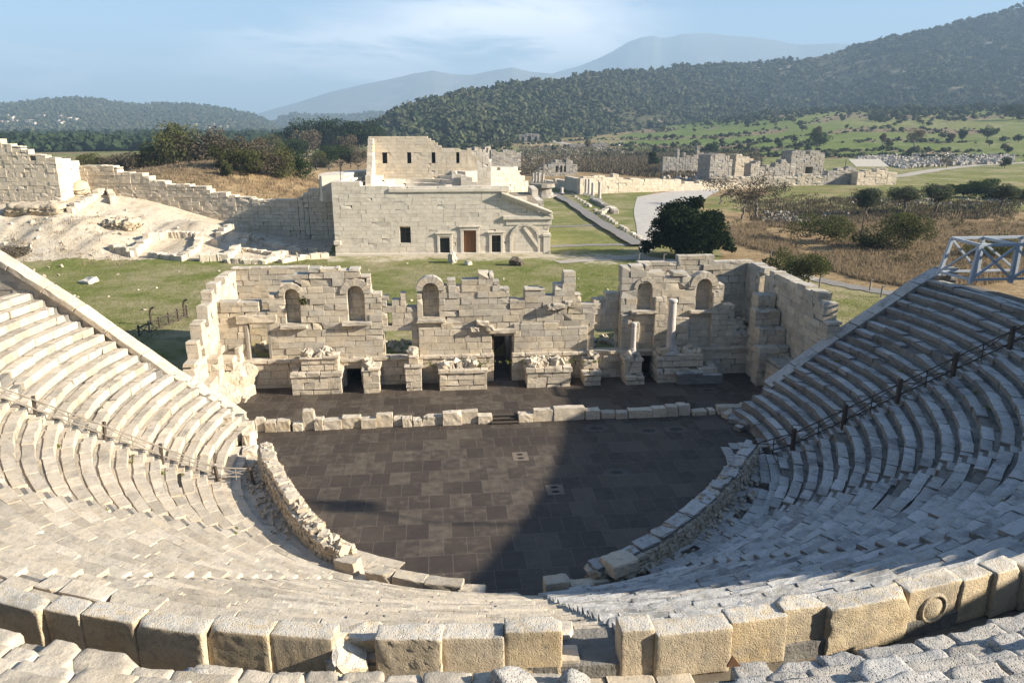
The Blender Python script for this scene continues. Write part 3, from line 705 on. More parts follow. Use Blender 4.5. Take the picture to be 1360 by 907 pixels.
for w in range(8):
    g = np.random.RandomState(100+w)
    am = {0: -3, 7: -177}.get(w)
    if am is None: am = (STAIRS[w-1]+STAIRS[w])/2
    e = empty('seating_wedge', pol(R0, am, 0), 'wedge of stone seat rows '+names[w], 'stone seating', )
    right = w <= 3
    for i in range(NROW):
        r, z = ROWR[i], ROWZ[i]; eR, eL = end_angles(r+.3); hw = math.degrees(.40/r)
        a0 = eR-.5 if w == 0 else STAIRS[w-1]-hw
        a1 = eL+.5 if w == 7 else STAIRS[w]+hw
        near = r*math.sin(math.radians(-am)) > 14
        mb = MB(); hi = w in (3, 4) or i > 13 and w in (2, 5)
        wr = .011 if right else .007
        # front slab and the foot rest course behind it
        dr = .035 if w == 0 else .025 if right else .02 if w == 7 else .004
        if w == 0 and i in (11, 12, 13): dr = .2
        if w == 0: a0 = eR+.2-math.degrees(.25/r)
        if w == 7: a1 = eL-.2+math.degrees((.2+g.rand()*.5)/r)
        k_ = {0: 1.7, 7: 1.0}.get(w, 1.0 if right else .6)
        ring_blocks(mb, r-.03, .46, z, .25 if right else .40, a0, a1, g, (.8, 1.9), (1, 0, 0) if not hi else (2, 1, 0), wr, .016*k_, .022*k_, dr, .018, .34 if right else .2, .010*k_, .22 if right else .19, nz=BN)
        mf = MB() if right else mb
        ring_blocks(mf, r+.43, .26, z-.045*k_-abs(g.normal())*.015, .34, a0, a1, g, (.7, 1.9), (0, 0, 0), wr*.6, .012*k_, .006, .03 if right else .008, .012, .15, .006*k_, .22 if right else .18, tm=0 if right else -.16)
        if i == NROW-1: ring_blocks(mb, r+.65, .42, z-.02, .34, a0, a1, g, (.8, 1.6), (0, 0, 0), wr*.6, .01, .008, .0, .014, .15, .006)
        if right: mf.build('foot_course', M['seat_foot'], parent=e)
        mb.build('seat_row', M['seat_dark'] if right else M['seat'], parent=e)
sname = ['stone stairway under the dark iron railing on the right', 'shaded stone stairway between two right hand wedges, nearer the iron railing', 'shaded stone stairway between the right wedges, nearer the central aisle',
         'central stone stairway running straight down to the dark floor', 'sunlit stone stairway next left of the central aisle', 'sunlit stone stairway midway round the left side', 'sunlit stone stairway beneath the grey timber railing on the left']
for w, a in enumerate(STAIRS):
    g = np.random.RandomState(200+w)
    e = empty('stairway', pol(R0, a, 0), sname[w], 'stairs')
    for i in range(NROW*2-1 if w == 3 else NROW*2+1):
        r = R0-.03+i*TREAD/2; z = Z0+.41-RISE*.5+i*RISE/2+(.09 if i % 2 == 0 else 0)
        z = min(z, ROWZ[-1])
        if i == 0: z = Z0+.18
        ra = math.radians(a); rad = U*math.cos(ra)+V*math.sin(ra); tg = np.array([rad[1], -rad[0]])
        mb = MB(); ln = .76
        block(mb, pol(r+.2, a, z-.17), axes(tg, g.normal()*.01, 0), (ln/2, .22, .17), .03, g, wear=.01, chip=.5, tint=stone_tint(g))
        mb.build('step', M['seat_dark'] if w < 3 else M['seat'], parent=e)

# parapet of big blocks round the walkway: each block its own thing
RP, HP = ROWR[-1]+TREAD+.40, 1.02
g = np.random.RandomState(77)
def px_angle(x, y, z):
    p = at(x, y, z); s, t = frame_st(p[0], p[1]); return math.degrees(math.atan2(t, s))
ZP = DZ+HP
lb = [(-60,70),(72,120),(122,188),(191,276),(279,358),(361,440),(498,584),(587,668),(672,746)]
rb = [(828,870),(873,967),(970,1038),(1036,1092),(1093,1196),(1200,1270),(1272,1312),(1315,1352),(1354,1420),(1423,1490)]
def ytop(x): return np.interp(x, [-60, 0,100,200,300,400,550,650,850,920,1000,1100,1200,1300,1360,1490], [789,792,800,818,830,840,850,845,840,833,815,797,780,760,748,715])
lab = {0:'parapet block cut by the left picture edge', 1:'second parapet block from the left, narrow and half lit', 2:'third parapet block from the left, with an orange-brown face', 3:'wide parapet block with a scratched brown face, fourth from the left',
       4:'parapet block with a diagonal shadow, fifth from the left', 5:'parapet block just left of the broken fallen piece', 6:'coarse pitted parapet block just right of the broken fallen piece', 7:'pitted parapet block second left of the central aisle', 8:'pitted parapet block standing directly left of the central aisle',
       9:'narrow tall parapet block directly right of the central aisle', 10:'wide pitted parapet block second right of the central aisle', 11:'square-faced parapet block third right of the central aisle', 12:'narrow leaning parapet block with a deep crack beside it', 13:'long roughly broken parapet block left of the disc block',
       14:'parapet block carved with a round raised disc', 15:'small parapet block just right of the disc block', 16:'parapet block with a slanting shadow, second right of the disc block', 17:'parapet block at the right picture edge', 18:'parapet block just beyond the right picture edge'}
for k, (x0, x1) in enumerate(lb+rb):
    xm = (x0+x1)/2; a0 = px_angle(x0, ytop(x0), ZP); a1 = px_angle(x1, ytop(x1), ZP); am = (a0+a1)/2
    ln = abs(math.radians(a1-a0))*(RP+.1)+.05
    ra = math.radians(am); rad = U*math.cos(ra)+V*math.sin(ra); tg = np.array([rad[1], -rad[0]])
    hh = HP*(1+g.normal()*.025); th = .46
    pn = at(xm, np.interp(xm, [-60,0,150,235,320,400,540,625,830,920,1060,1145,1255,1350,1490], [795,802,825,837,840,845,850,847,840,837,812,805,777,760,722]), ZP); RPk = math.hypot(*frame_st(pn[0], pn[1]))-.03
    mb = MB(); tl = {12: .05, 9: -.02, 2: .01}.get(k, g.normal()*.008)
    block(mb, pol(RPk-th/2+(.05 if k == 11 else 0), am, DZ+hh/2), axes(tg, tl, g.normal()*.015), (ln/2, th/2, hh/2), .03, g, n=(12, 5, 10), wear=.003 if k not in (13, 6) else .008, chip=.6, tint=(g.uniform(.4, .62), g.rand(), g.rand()), nz=BN)
    o = mb.build('parapet_block', M['parapet'], smooth_shade=True); tag(o, lab[k], 'stone block')
    if k == 14:
        mb = MB(); rc = pol(RPk-.004, am, DZ+hh*.50); td = np.array([tg[0], tg[1], 0]); rd = np.array([rad[0], rad[1], 0]); zz = np.array([0, 0, 1.0])
        prof = [(.345, 0), (.335, .05), (.30, .065), (.275, .06), (.265, .022), (.235, .025), (.2, .05), (.08, .06), (0.001, .06)]; K = 40; v = []
        for q, dd in prof:
            for j in range(K): v.append(rc+td*q*math.cos(j*2*PI/K)+zz*q*math.sin(j*2*PI/K)*1.0+rd*(dd-.005))
        Q = [[i*K+j, i*K+(j+1) % K, (i+1)*K+(j+1) % K, (i+1)*K+j] for i in range(len(prof)-1) for j in range(K)]
        mb.add(v, Q, tint=(.6, .3, .4)); mb.build('carved_disc', M['parapet'], parent=o, smooth_shade=True)
# fallen broken piece in the left gap
mb = MB(); aa = px_angle(462, 850, ZP-.35)
rock(mb, pol(RP+.1, aa, DZ+.38), (.55, .7, .95), g, (3, 3, 3), .10, (.6, .2, .4))
tag(mb.build('broken_block', M['parapet']), 'broken pale wedge of stone lying in the gap of the left parapet', 'stone block')
mb = MB(); aa = px_angle(470, 850, ZP-.35)
block(mb, pol(RP-.35, px_angle(472, 840, ZP), DZ+.36), axes(U, .02, 0), (.62, .25, .36), .05, g, (3, 1, 2), .02, (.55, .4, .4), .8, BN)
tag(mb.build('low_block', M['parapet']), 'low pale block behind the broken wedge in the parapet gap', 'stone block')
# floor of the walkway
mb = MB(); ring_surface(mb, [(ROWR[-1]+TREAD+.3, DZ-.03), (30.9, DZ-.02)], lambda r: end_angles(28)[0], lambda r: end_angles(28)[1])
tag(mb.build('walkway', M['soil'], loc=(0, 0, 0)), 'earth floor of the curved walkway behind the parapet', kind='structure')
# weeds and grit on the walkway are left to the soil; flat paving slabs beside the aisle
mb = MB(); g = np.random.RandomState(78)
ring_blocks(mb, RP-.25, 1.5, DZ+.05, .3, px_angle(700, 880, DZ)+6.0, px_angle(700, 880, DZ)-3.2, g, (.7, 1.2), wear=.012, chip=.3)
tag(mb.build('paving', M['seat'], loc=None), 'worn paving slabs at the head of the central aisle', kind='structure')

# upper tiers
UR0, UZ0, UN = 31.0, 9.98, 18
g = np.random.RandomState(88)
mb = MB(); prof = [(UR0+.12, DZ-.3), (UR0+.12, UZ0-.12)]
for i in range(UN):
    r = UR0+i*TREAD; z = UZ0+i*.43
    prof += [(r+.1, z-.14), (r+TREAD+.1, z-.14)] if i < 5 else [(r, z), (r+TREAD, z)]
rt_, zt_ = prof[-1]; prof += [(rt_, zt_+.1), (rt_+.8, zt_+.1), (rt_+1.4, 2.0)]
eu = empty('upper_seating', pol(UR0, -90, DZ), 'upper tiers of weathered stone seats along the bottom of the view', 'stone seating')
ring_surface(mb, prof, -2.0, -182.0); mb.build('seat_bank', M['seat_dark'], parent=eu)
mb = MB(); ring_blocks(mb, UR0, .5, UZ0-.75, 1.3, -45, -135, g, (.8, 1.5), wear=.02, chip=.5); mb.build('tier_wall', M['rough'], parent=eu)
for i in range(5):
    for sgn in (0, 1):
        a0, a1 = (-48, -89.6) if sgn == 0 else (-92.8, -135)
        mb = MB(); jz = .05 if i < 3 else .02
        ring_blocks(mb, UR0+i*TREAD-.05-(.05 if i == 0 else 0), TREAD+.08, UZ0+i*.43, .62, a0, a1, g, (.45, 1.15), (11, 8, 4) if sgn == 0 else (7, 5, 3), .004, jz, .03, .05 if i == 0 else .0, .05, .9, .03, .2, nz=BN, lump=.05 if sgn == 0 else .03, lf=7.0)
        mb.build('seat_row', M['rough'] if sgn == 0 else M['seat'], parent=eu, smooth_shade=True)
# loose boulders at the very bottom of the picture
for (x, y, w_, lb_) in ((680, 893, .62, 'rough boulder standing at the bottom edge left of the aisle'), (760, 897, .42, 'small rough boulder at the bottom edge below the aisle'), (255, 893, .38, 'rounded rock at the bottom edge below the fifth parapet block')):
    mb = MB(); p = at(x, y, UZ0+.18); rock(mb, (p[0], p[1]-.1, UZ0+.02), (w_, .45, .42), g, (4, 4, 4), .06, amt=.12)
    tag(mb.build('boulder', M['rough'], smooth_shade=True), lb_, 'boulder')
mb = MB(); p = at(975, 880, UZ0+.12)
v = [[-.14, 0, -.1], [.15, 0.02, -.1], [-.02, .05, .13], [-.14, .05, -.1], [.15, .07, -.1], [-.02, .09, .12]]
mb.add(np.array(v)*.75+p, [[0, 1, 4, 3], [1, 2, 5, 4], [2, 0, 3, 5]], [[0, 2, 1], [3, 4, 5]])
tag(mb.build('tile_shard', plain_mat('rusty_shard', (.10, .05, .025), (.16, .085, .04))), 'small dark triangular shard standing on the rough stones', 'shard')

# ------------------------------------------------------------------ retaining walls with sloping coping
def retaining(side, label, s_list, mat, clabel):
    """s_list: (s, coping top z) from the stage end outwards"""
    g = np.random.RandomState(300+side)
    sl = .139 if side < 0 else .070
    def P(s): return T(s, 2+abs(s)*sl)[:2]
    S = [q[0] for q in s_list]; Z = [q[1] for q in s_list]
    e = empty('retaining_wall', np.r_[P(S[0]), 0], label, 'wall')
    L = np.linalg.norm(P(S[-1])-P(S[0])); mb = MB(); K = int(L/1.1)
    prof = []
    for i in range(K):
        a, b = L*i/K, L*(i+1)/K; prof.append((a, b, float(np.interp((a+b)/2/L, [(s-S[0])/(S[-1]-S[0]) for s in S], Z))-.46))
    p0, p1 = P(S[0]), P(S[-1])
    nn = V*1.0
    if side < 0:
        prof = [(L-b, L-a, z) for a, b, z in prof[::-1]]; p0, p1 = p1, p0
    # bottom filled below the seats
    ashlar(mb, p0, p1, -1.4, .9, prof, course=.5, blen=(.7, 1.4), g=g, wear=.01, chip=.3)
    mb.build('masonry', mat, parent=e)
    # wedge fill + coping slabs following the slope
    f = [(s-S[0])/(S[-1]-S[0]) for s in S]
    a = 0.0
    d = (P(S[-1])-P(S[0]))/L; mb = MB()
    while a < L-.3:
        b = min(a+g.uniform(1.1, 1.9), L)
        za, zb = np.interp(a/L, f, Z), np.interp(b/L, f, Z)
        base = P(S[0])+d*(a+b)/2+V*.42
        sl2 = math.atan2(zb-za, b-a); ln = math.hypot(b-a, zb-za)
        cb = MB(); ax = axes(d, sl2)
        if ax[1]@np.r_[V, 0] < 0: ax = np.array([ax[0], -ax[1], ax[2]])*1.0
        block(cb, np.r_[base, (za+zb)/2-.19+g.normal()*.01], ax, (ln/2-.008, .56, .19), .05, g, (3, 1, 0), .008, stone_tint(g, .12), .25, BN)
        if ax[1]@np.cross(ax[2], ax[0]) < 0:
            cb.Q = [q[:, ::-1] for q in cb.Q]
        cb.build('coping_stone', M['seat'] if side < 0 else M['seat_dark'], parent=e)
        box(mb, np.r_[base, (za+zb)/2-.62], axes(d, sl2), (ln/2+.05, .40, .30))
        a = b
    mb.build('wall_core', mat, parent=e)
    return e
retaining(-1, 'sunlit stone retaining wall with sloping coping at the left end of the seats', [(-15.7, .8), (-16.6, 1.6), (-19.5, 3.45), (-25.3, 8.05), (-29.6, 11.0), (-36, 14.8)], M['seat'], '')
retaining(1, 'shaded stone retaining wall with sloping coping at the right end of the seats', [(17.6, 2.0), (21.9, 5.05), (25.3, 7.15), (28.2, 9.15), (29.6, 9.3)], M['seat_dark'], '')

# ------------------------------------------------------------------ railings
def seat_z(r): return Z0+(r-R0)*RISE/TREAD+.25
def railing(angle, rs, label, postm, railm, h, ph, pw, lean=0.0):
    g = np.random.RandomState(int(-angle)); P = [pol(r, angle, max(seat_z(r), .25)) for r in rs]
    e = empty('railing', P[0], label, 'railing')
    for p in P:
        mb = MB(); top = p+np.array([g.normal()*lean, g.normal()*lean, ph]); beam(mb, p-np.array([0, 0, .35]), top, pw, pw*.8, tint=stone_tint(g)); mb.build('post', postm, parent=e)
    z = np.array([0, 0, 1.0])
    for a, b in zip(P[:-1], P[1:]):
        for hh in h:
            mb = MB(); beam(mb, a+z*hh, b+z*hh, .05, .06, tint=stone_tint(g)); mb.build('rail', railm, parent=e)
        for q0, q1 in ((a+z*h[0], b+z*h[1]), (a+z*h[1], b+z*h[0])):
            mb = MB(); beam(mb, q0+.02*z, q1-.02*z, .035, .04, tint=stone_tint(g)); mb.build('cross_brace', railm, parent=e)
        mb = MB(); m = (a+b)/2; beam(mb, m+z*(h[0]-.25), m+z*h[1], .05, .05); mb.build('baluster', railm, parent=e)
    return e
railing(-15.3, [14.1, 16.1, 18.55, 21.05, 23.5, 25.9, 28.2], 'dark iron railing on thick posts climbing the shaded right seats', M['wood_dark'], M['iron'], (.28, .95), 1.2, .21)
railing(-164.6, [13.7, 15.4, 17.85, 20.2, 22.8, 25.3, 27.6], 'grey timber railing climbing the sunlit left seats', M['wood_dark'], M['wood_grey'], (.25, .72), .85, .15, .1)

# blue-grey timber frame at the head of the right wall
fA = [at(1246, 366, 8.9), at(1288, 377, 8.9)]; dx = np.array([U[0], U[1], 0])
e = empty('braced_frame', fA[1], 'blue-grey painted braced frame standing above the right retaining wall', 'frame')
def fb(nm, a, b, w=.16): mb = MB(); beam(mb, a, b, w, w, r=.015); mb.build(nm, M['steel_blue'], parent=e)
zt = np.array([0, 0, 2.35]); Aq, Bq = fA[0], fA[1]
A1 = Aq+dx*.55+zt; B1 = Bq+dx*.22+zt*.985
lenx = 2.6
A2, A3 = Aq+dx*lenx, A1+dx*(lenx-.55); B2, B3 = Bq+dx*lenx, B1+dx*(lenx-.22)
A4, A5 = A2+dx*lenx, A3+dx*lenx; B4, B5 = B2+dx*lenx, B3+dx*lenx
for a, b in ((Aq, A1), (Bq, B1), (A2, A3), (B2, B3), (A4, A5), (B4, B5)): fb('leg', a, b, .2)
for a, b in ((A1, A3), (A3, A5), (B1, B3), (B3, B5), (A1, B1), (A3, B3), (A5, B5)): fb('top_beam', a, b, .17)
zl = np.array([0, 0, .25])
for a, b in ((Aq+zl, A2+zl), (Bq+zl, B2+zl), (Aq+zl, Bq+zl), (A2+zl, A4+zl), (B2+zl, B4+zl)): fb('bottom_beam', a, b, .14)
for a, b in ((Bq+zl, B3-zl*.3), (B2+zl, B1-zl*.3), (A1-zl*.3, A2+zl), (Aq+zl, B1-zl*.3), (B2+zl, B5-zl), (B4+zl, B3-zl), (A3-zl, A4+zl)): fb('cross_brace', a, b, .13)

# ------------------------------------------------------------------ floors
mb = MB(); poly = [pol(15.2, a)[:2] for a in np.linspace(2, -182, 60)]+[T(-17, 3.9)[:2], T(17.9, 3.9)[:2]]
v = [[*p, 0] for p in poly]; cc = np.array(T(0, -2)); mb = MB()
loc = lambda p: p
fl = bpy.data.meshes.new('orchestra_floor')
def frame_sheet(name, pts, z, mat, label):
    me = bpy.data.meshes.new(name); vs = [(s, t, 0) for s, t in pts]; c = np.mean(pts, axis=0)
    me.from_pydata(vs+[(float(c[0]), float(c[1]), 0)], [], [(i, (i+1) % len(vs), len(vs)) for i in range(len(vs))]); me.materials.append(mat)
    o = bpy.data.objects.new(name, me); COL.objects.link(o); o.location = (C[0], C[1], z); o.rotation_euler = (0, 0, ANG); tag(o, label, kind='structure'); return o
pts = [(15.2*math.cos(math.radians(a)), 15.2*math.sin(math.radians(a))) for a in np.linspace(-2, -178, 60)]+[(-15.6, 3.0), (-15.6, 4.3), (18.2, 4.3), (18.2, 3)]
frame_sheet('orchestra_floor', pts[::-1] if False else pts[::-1][::-1], 0.0, M['floor'], 'dark brown tiled floor of the round')
frame_sheet('stage_floor', [(-19.2, 4.15), (21.5, 4.15), (21.5, 12.4), (-19.2, 12.4)], .16, M['floor'], 'dark brown floor of the stage')

M['plate'] = plain_mat('pale_floor_plate', (.13, .10, .075), (.18, .145, .11), .7, 3.0, .2)
for k, (x, y, lb_) in enumerate(((691, 606, 'pale floor tile with two dark holes, farther from the aisle'), (737, 650, 'pale floor tile with two dark holes, at the edge of the shade'))):
    p = at(x, y, 0); s_, t_ = frame_st(p[0], p[1]); mb = MB(); box(mb, T(s_, t_, .006), axes(U), (.44, .56, .004)); o = mb.build('floor_plate', M['plate']); tag(o, lb_, 'floor tile')
    for dt in (-.24, .24):
        mb = MB(); K = 16; v = [T(s_+.2*math.cos(j*2*PI/K), t_+dt+.12*math.sin(j*2*PI/K), .014) for j in range(K)]+[T(s_, t_+dt, .014)]
        mb.add(v, None, [[j, (j+1) % K, K] for j in range(K)]); mb.build('hole', M['void'], parent=o)
# ------------------------------------------------------------------ low rubble wall round the floor, and its loose blocks
def catmull(P, n=10):
    P = np.array(P, float); out = []
    for i in range(len(P)-1):
        a, b, c, d = P[max(i-1, 0)], P[i], P[i+1], P[min(i+2, len(P)-1)]
        for t in np.linspace(0, 1, n, endpoint=False):
            out.append(.5*((2*b)+(-a+c)*t+(2*a-5*b+4*c-d)*t*t+(-a+3*b-3*c+d)*t**3))
    return np.array(out+[P[-1]])
def rubble_wall(path, hts, th, label, mat, g, coping=True):
    pts = catmull(path); seg = np.linalg.norm(np.diff(pts, axis=0), axis=1); cum = np.r_[0, np.cumsum(seg)]; L = cum[-1]
    hf = lambda s: np.interp(s/L, np.linspace(0, 1, len(hts)), hts)
    def pos(s): return np.array([np.interp(s, cum, pts[:, 0]), np.interp(s, cum, pts[:, 1])])
    e = empty('rubble_wall', np.r_[pos(L/2), 0], label, 'wall')
    mb = MB(); mc = MB(); s = 0
    while s < L-.05:
        l = .5; d = pos(min(s+l, L))-pos(s); box(mc, np.r_[pos(s+l/2), hf(s)/2-.25], axes(d), (l/2+.02, th/2-.1, hf(s)/2-.02)); s += l
    for side in (-1, 1):
        z = -.05
        while z < max(hts):
            s = g.uniform(0, .2); h = g.uniform(.14, .26)
            while s < L:
                l = g.uniform(.16, .48)
                if z+h*.6 < hf(s):
                    d = pos(min(s+.2, L))-pos(max(s-.2, 0)); d /= np.linalg.norm(d)+1e-9; nn = np.array([-d[1], d[0]])
                    c = pos(min(s+l/2, L))+nn*side*(th/2-.1+g.normal()*.025)
                    block(mb, np.r_[c, z+h/2], axes(d+nn*g.normal()*.08, g.normal()*.1), (l/2, .14, h/2), .05, g, (0, 0, 0), .02, stone_tint(g, .2), .6)
                s += l
            z += h*.93
    s = 0
    while s < L:
        q = pos(s); block(mb, np.r_[q+g.normal(size=2)*.1, hf(s)-.02], rot_axes(g, .25), g.uniform(.1, .26, 3)*np.array([1, 1, .6]), .04, g, (0, 0, 0), .02, stone_tint(g, .2), .6); s += .13
    mc.build('rubble_core', M['fill'], parent=e); mb.build('rubble_face', mat, parent=e)
    return pos, L, hf
g = np.random.RandomState(400)
posL, LL, hL = rubble_wall([(-13.6, 38.2), (-12.6, 36.0), (-11.2, 33.5), (-9.6, 30.9), (-8.1, 29.0), (-7.0, 28.2)], [1.15, 1.15, 1.15, 1.1, 1.0, .8], .75, 'curved rubble wall edging the dark floor on the sunlit left', M['rubble'], g)
posR, LR, hR = rubble_wall([(3.2, 26.6), (5.2, 28.0), (7.4, 30.0), (9.3, 32.3), (11.0, 34.8), (12.4, 37.0), (13.3, 38.6)], [.75, .85, 1.0, 1.05, 1.05, 1.05, 1.0], .8, 'curved rubble wall edging the dark floor on the shaded right', M['rubble'], g)
def coping_blocks(pos, L, hf, n, prefix, mat, seedg, words, dz=.0):
    cuts = np.sort(np.r_[0, np.cumsum(seedg.uniform(.7, 1.3, n))]); cuts = cuts/cuts[-1]*L
    for i in range(n):
        a, b = cuts[i], cuts[i+1]; d = pos(b)-pos(a); m = (a+b)/2; hh = seedg.uniform(.16, .30)
        mb = MB(); block(mb, np.r_[pos(m), hf(m)+hh/2-.03], axes(d+seedg.normal(size=2)*.08, seedg.normal()*.03, seedg.normal()*.03), (np.linalg.norm(d)/2*seedg.uniform(.86, .97), seedg.uniform(.30, .40), hh/2), .05, seedg, (3, 2, 0), .014, stone_tint(seedg), .8, BN)
        tag(mb.build('coping_block', mat), words(i, n), 'stone block')
ordn = ['first', 'second', 'third', 'fourth', 'fifth', 'sixth', 'seventh', 'eighth', 'ninth', 'tenth', 'eleventh', 'twelfth', 'thirteenth', 'fourteenth', 'fifteenth', 'sixteenth', 'seventeenth', 'eighteenth', 'nineteenth', 'twentieth', 'twenty-first', 'twenty-second', 'twenty-third', 'twenty-fourth', 'twenty-fifth', 'twenty-sixth', 'twenty-seventh', 'twenty-eighth']
coping_blocks(posL, LL*.62, hL, 7, '', M['seat'], g, lambda i, n: f'flat stone on top of the left rubble wall, {ordn[i]} from its far end')
coping_blocks(posR, LR, hR, 13, '', M['seat_dark'], g, lambda i, n: f'flat stone on top of the right rubble wall, {ordn[i]} from its near end')
# squared blocks closing the circle near the aisle
EB = 1.3
for (x, y, z, l, w_, h, tl, lbl) in ((462, 742, .75, .8, .6, .75, .1, 'tilted brown block at the near end of the left rubble wall'), (505, 757, .7, .85, .6, .75, .0, 'squared brown block, first on the floor edge past the left rubble wall'), (545, 764, .65, 1.05, .6, .6, -.04, 'squared pale block, second on the floor edge past the left rubble wall'),
        (590, 771, .6, 1.15, .6, .55, .0, 'low squared block, third on the floor edge past the left rubble wall'), (627, 780, .45, .8, .55, .4, .0, 'lowest squared block, nearest the aisle on the left'),
        (739, 768, .95, .75, .6, 1.05, .02, 'tall upright pale block at the right foot of the aisle'), (771, 773, .55, .75, .55, .6, -.06, 'low block just right of the tall upright block'), (796, 768, .55, .5, .5, .6, .0, 'small block wedged before the right rubble wall')):
    mb = MB(); p = at(x, y, z); rr = math.hypot(*frame_st(p[0], p[1])); s, t = frame_st(p[0], p[1]); d = U*(-t)+V*s; d = d/np.linalg.norm(d)
    block(mb, (p[0], p[1], z-h/2), axes(d, tl), (l*EB/2, w_/2, h/2), .04, g, (3, 2, 2), .012, stone_tint(g), .7, BN)
    tag(mb.build('edge_block', M['rubble'] if x < 600 else M['seat']), lbl, 'stone block')
mb = MB(); p = at(823, 741, 1.25); block(mb, (p[0], p[1], 1.0), axes(U+V*.45, .03), (.62, .5, .27), .07, g, (3, 3, 1), .012, (.6, .4, .4), .5, BN)
tag(mb.build('large_block', M['seat']), 'large pale block capping the near end of the right rubble wall', 'stone block')
# loose stones in the ditch behind the right wall
mb = MB()
for i in range(150):
    s = g.uniform(.05, 1)*LR; q = posR(s); rr = q-C; rr = rr/np.linalg.norm(rr); q = q+rr*.45+rr*g.uniform(0, 1)**2*1.3
    rock(mb, np.r_[q, .14], g.uniform(.06, .24, 3)*np.array([1.2, 1, .7]), g, (0, 0, 0), .14)
for i in range(110):
    s = g.uniform(0, .7)*LL; q = posL(s); rr = q-C; rr = rr/np.linalg.norm(rr); q = q+rr*g.uniform(.5, 1.3)
    rock(mb, np.r_[q, .12], g.uniform(.06, .22, 3)*np.array([1.2, 1, .7]), g, (0, 0, 0), .14)
tag(mb.build('rubble', M['rubble'], loc=(0, 0, 0)), 'small stones littering the ditch behind the low walls', kind='stuff')
# ------------------------------------------------------------------ the stage building
d0 = U
def P2(s, t): return T(s, t)[:2]
def swall(nm, s0, s1, t, z0, th, prof, opens, label, mat, seed, course=.48, blen=(.6, 1.5), ruin=.05, parent=None, part='masonry', jit=.02, wear=.007):
    """wall parallel to the stage from s0 to s1, profile and openings given in s"""
    g = np.random.RandomState(seed)
    e = parent or empty(nm, T((s0+s1)/2, t, z0), label, 'ruined wall')
    mb = MB(); ashlar(mb, P2(s0, t), P2(s1, t), z0, th, [(a-s0, b-s0, z) for a, b, z in prof], [(o[0]-s0, o[1]-s0, o[2], o[3]) for o in opens], course, blen, .024, g, wear, jit, ruin=ruin, chip=.3, vt=.17)
    mb.build(part, mat, parent=e); return e
A_ = M['ashlar']
TF, TP = 11.8, 11.35           # upper wall face, podium face
def niche(e, s0, s1, z0, zs, t, seed, ro=None, a0=0, a1=180, depth=.55, k=9, sill=True):
    """arched recess: back stones, arch ring, sill"""
    g = np.random.RandomState(seed); sm = (s0+s1)/2; ri = (s1-s0)/2
    mb = MB(); ashlar(mb, P2(s0-.15, t+depth), P2(s1+.15, t+depth), z0-.1, .5, [(0, s1-s0+.3, zs+ri+.1)], course=.5, blen=(.5, 1.0), r=.02, g=g, wear=.005, jit=.008)
    mb.build('niche_back', A_, parent=e)
    mb = MB(); voussoirs(mb, T(0, t), U, sm, zs, ri*.98, ro or ri*1.75, -.07, depth+.1, g, a0, a1, k); mb.build('arch', A_, parent=e)
    if sill:
        mb = MB(); block(mb, T(sm, t-.05, z0-.12), axes(U), (ri+.45, .3, .11), .03, g, (3, 0, 0), .012, stone_tint(g), .6); mb.build('sill', A_, parent=e)
# left part of the front wall
eL = swall('stage_front_wall', -19.2, -7.4, TF, 2.0, 1.05,
    [(-19.2,-17.2,6.4),(-17.2,-15.8,6.3),(-15.8,-15.1,5.6),(-15.1,-14.3,6.9),(-14.3,-13.4,7.7),(-13.4,-12.3,8.15),(-12.3,-10.2,8.6),(-10.2,-8.8,8.5),(-8.8,-8.1,8.0),(-8.1,-7.4,6.9)],
    [(-16.85,-15.2,2.0,4.85),(-14.02,-13.02,4.6,7.2),(-9.75,-8.6,4.75,7.35)], 'left stretch of the ruined stage front with a doorway and two arched niches', A_, 501)
niche(eL, -14.02, -13.02, 4.6, 6.7, TF, 511, .85, 20, 180); niche(eL, -9.75, -8.6, 4.75, 6.75, TF, 512, 1.05)
g = np.random.RandomState(520)
mb = MB(); block(mb, T(-16.0, TF+.45, 5.1), axes(U), (1.35, .6, .28), .05, g, (4, 1, 1), .02, (.6, .3, .3), .6, BN); mb.build('lintel', A_, parent=eL)
for s in (-16.78, -15.27):
    mb = MB(); block(mb, T(s, TF+.25, 3.4), axes(U), (.1, .3, 1.4), .02, g, wear=.004, chip=0); mb.build('door_jamb', M['wood_grey'], parent=eL)
# middle
eM = swall('stage_front_wall', -7.4, -4.95, TF+.1, 2.0, .95, [(-7.4,-6.9,6.5),(-6.9,-6.65,6.2),(-6.65,-5.7,6.8),(-5.7,-4.95,5.7)], [(-7.3,-5.4,2.0,3.95),(-7.05,-6.7,5.6,6.1),(-7.05,-6.75,4.5,5.2)], 'broken link of the stage front over an empty opening, left of centre', A_, 502, ruin=.12)
eC = swall('stage_front_wall', -4.95, 7.8, TF, 2.0, 1.05,
    [(-4.95,-4.6,6.6),(-4.6,-3.3,7.0),(-3.3,-2.8,7.3),(-2.8,-2.2,7.6),(-2.2,-1.8,7.15),(-1.8,-.6,7.55),(-.6,.5,8.1),(.5,.9,7.45),(.9,1.6,6.9),(1.6,2.7,6.05),(2.7,4.15,6.85),(4.15,4.85,6.3),(4.85,5.5,7.2),(5.5,6.35,8.05),(6.35,6.8,6.4),(6.8,7.8,5.6)],
    [(-4.55,-3.4,4.8,7.4),(.42,1.75,2.0,3.65),(-.6,.0,3.95,4.3)], 'central stretch of the ruined stage front with a dark doorway and one arched niche', A_, 503, ruin=.1)
niche(eC, -4.55, -3.4, 4.8, 6.85, TF, 513, 1.02)
mb = MB(); block(mb, T(1.08, TF+.3, 3.82), axes(U), (1.0, .65, .16), .04, g, (3, 0, 0), .015, stone_tint(g), .5, BN); mb.build('lintel', A_, parent=eC)
mb = MB()
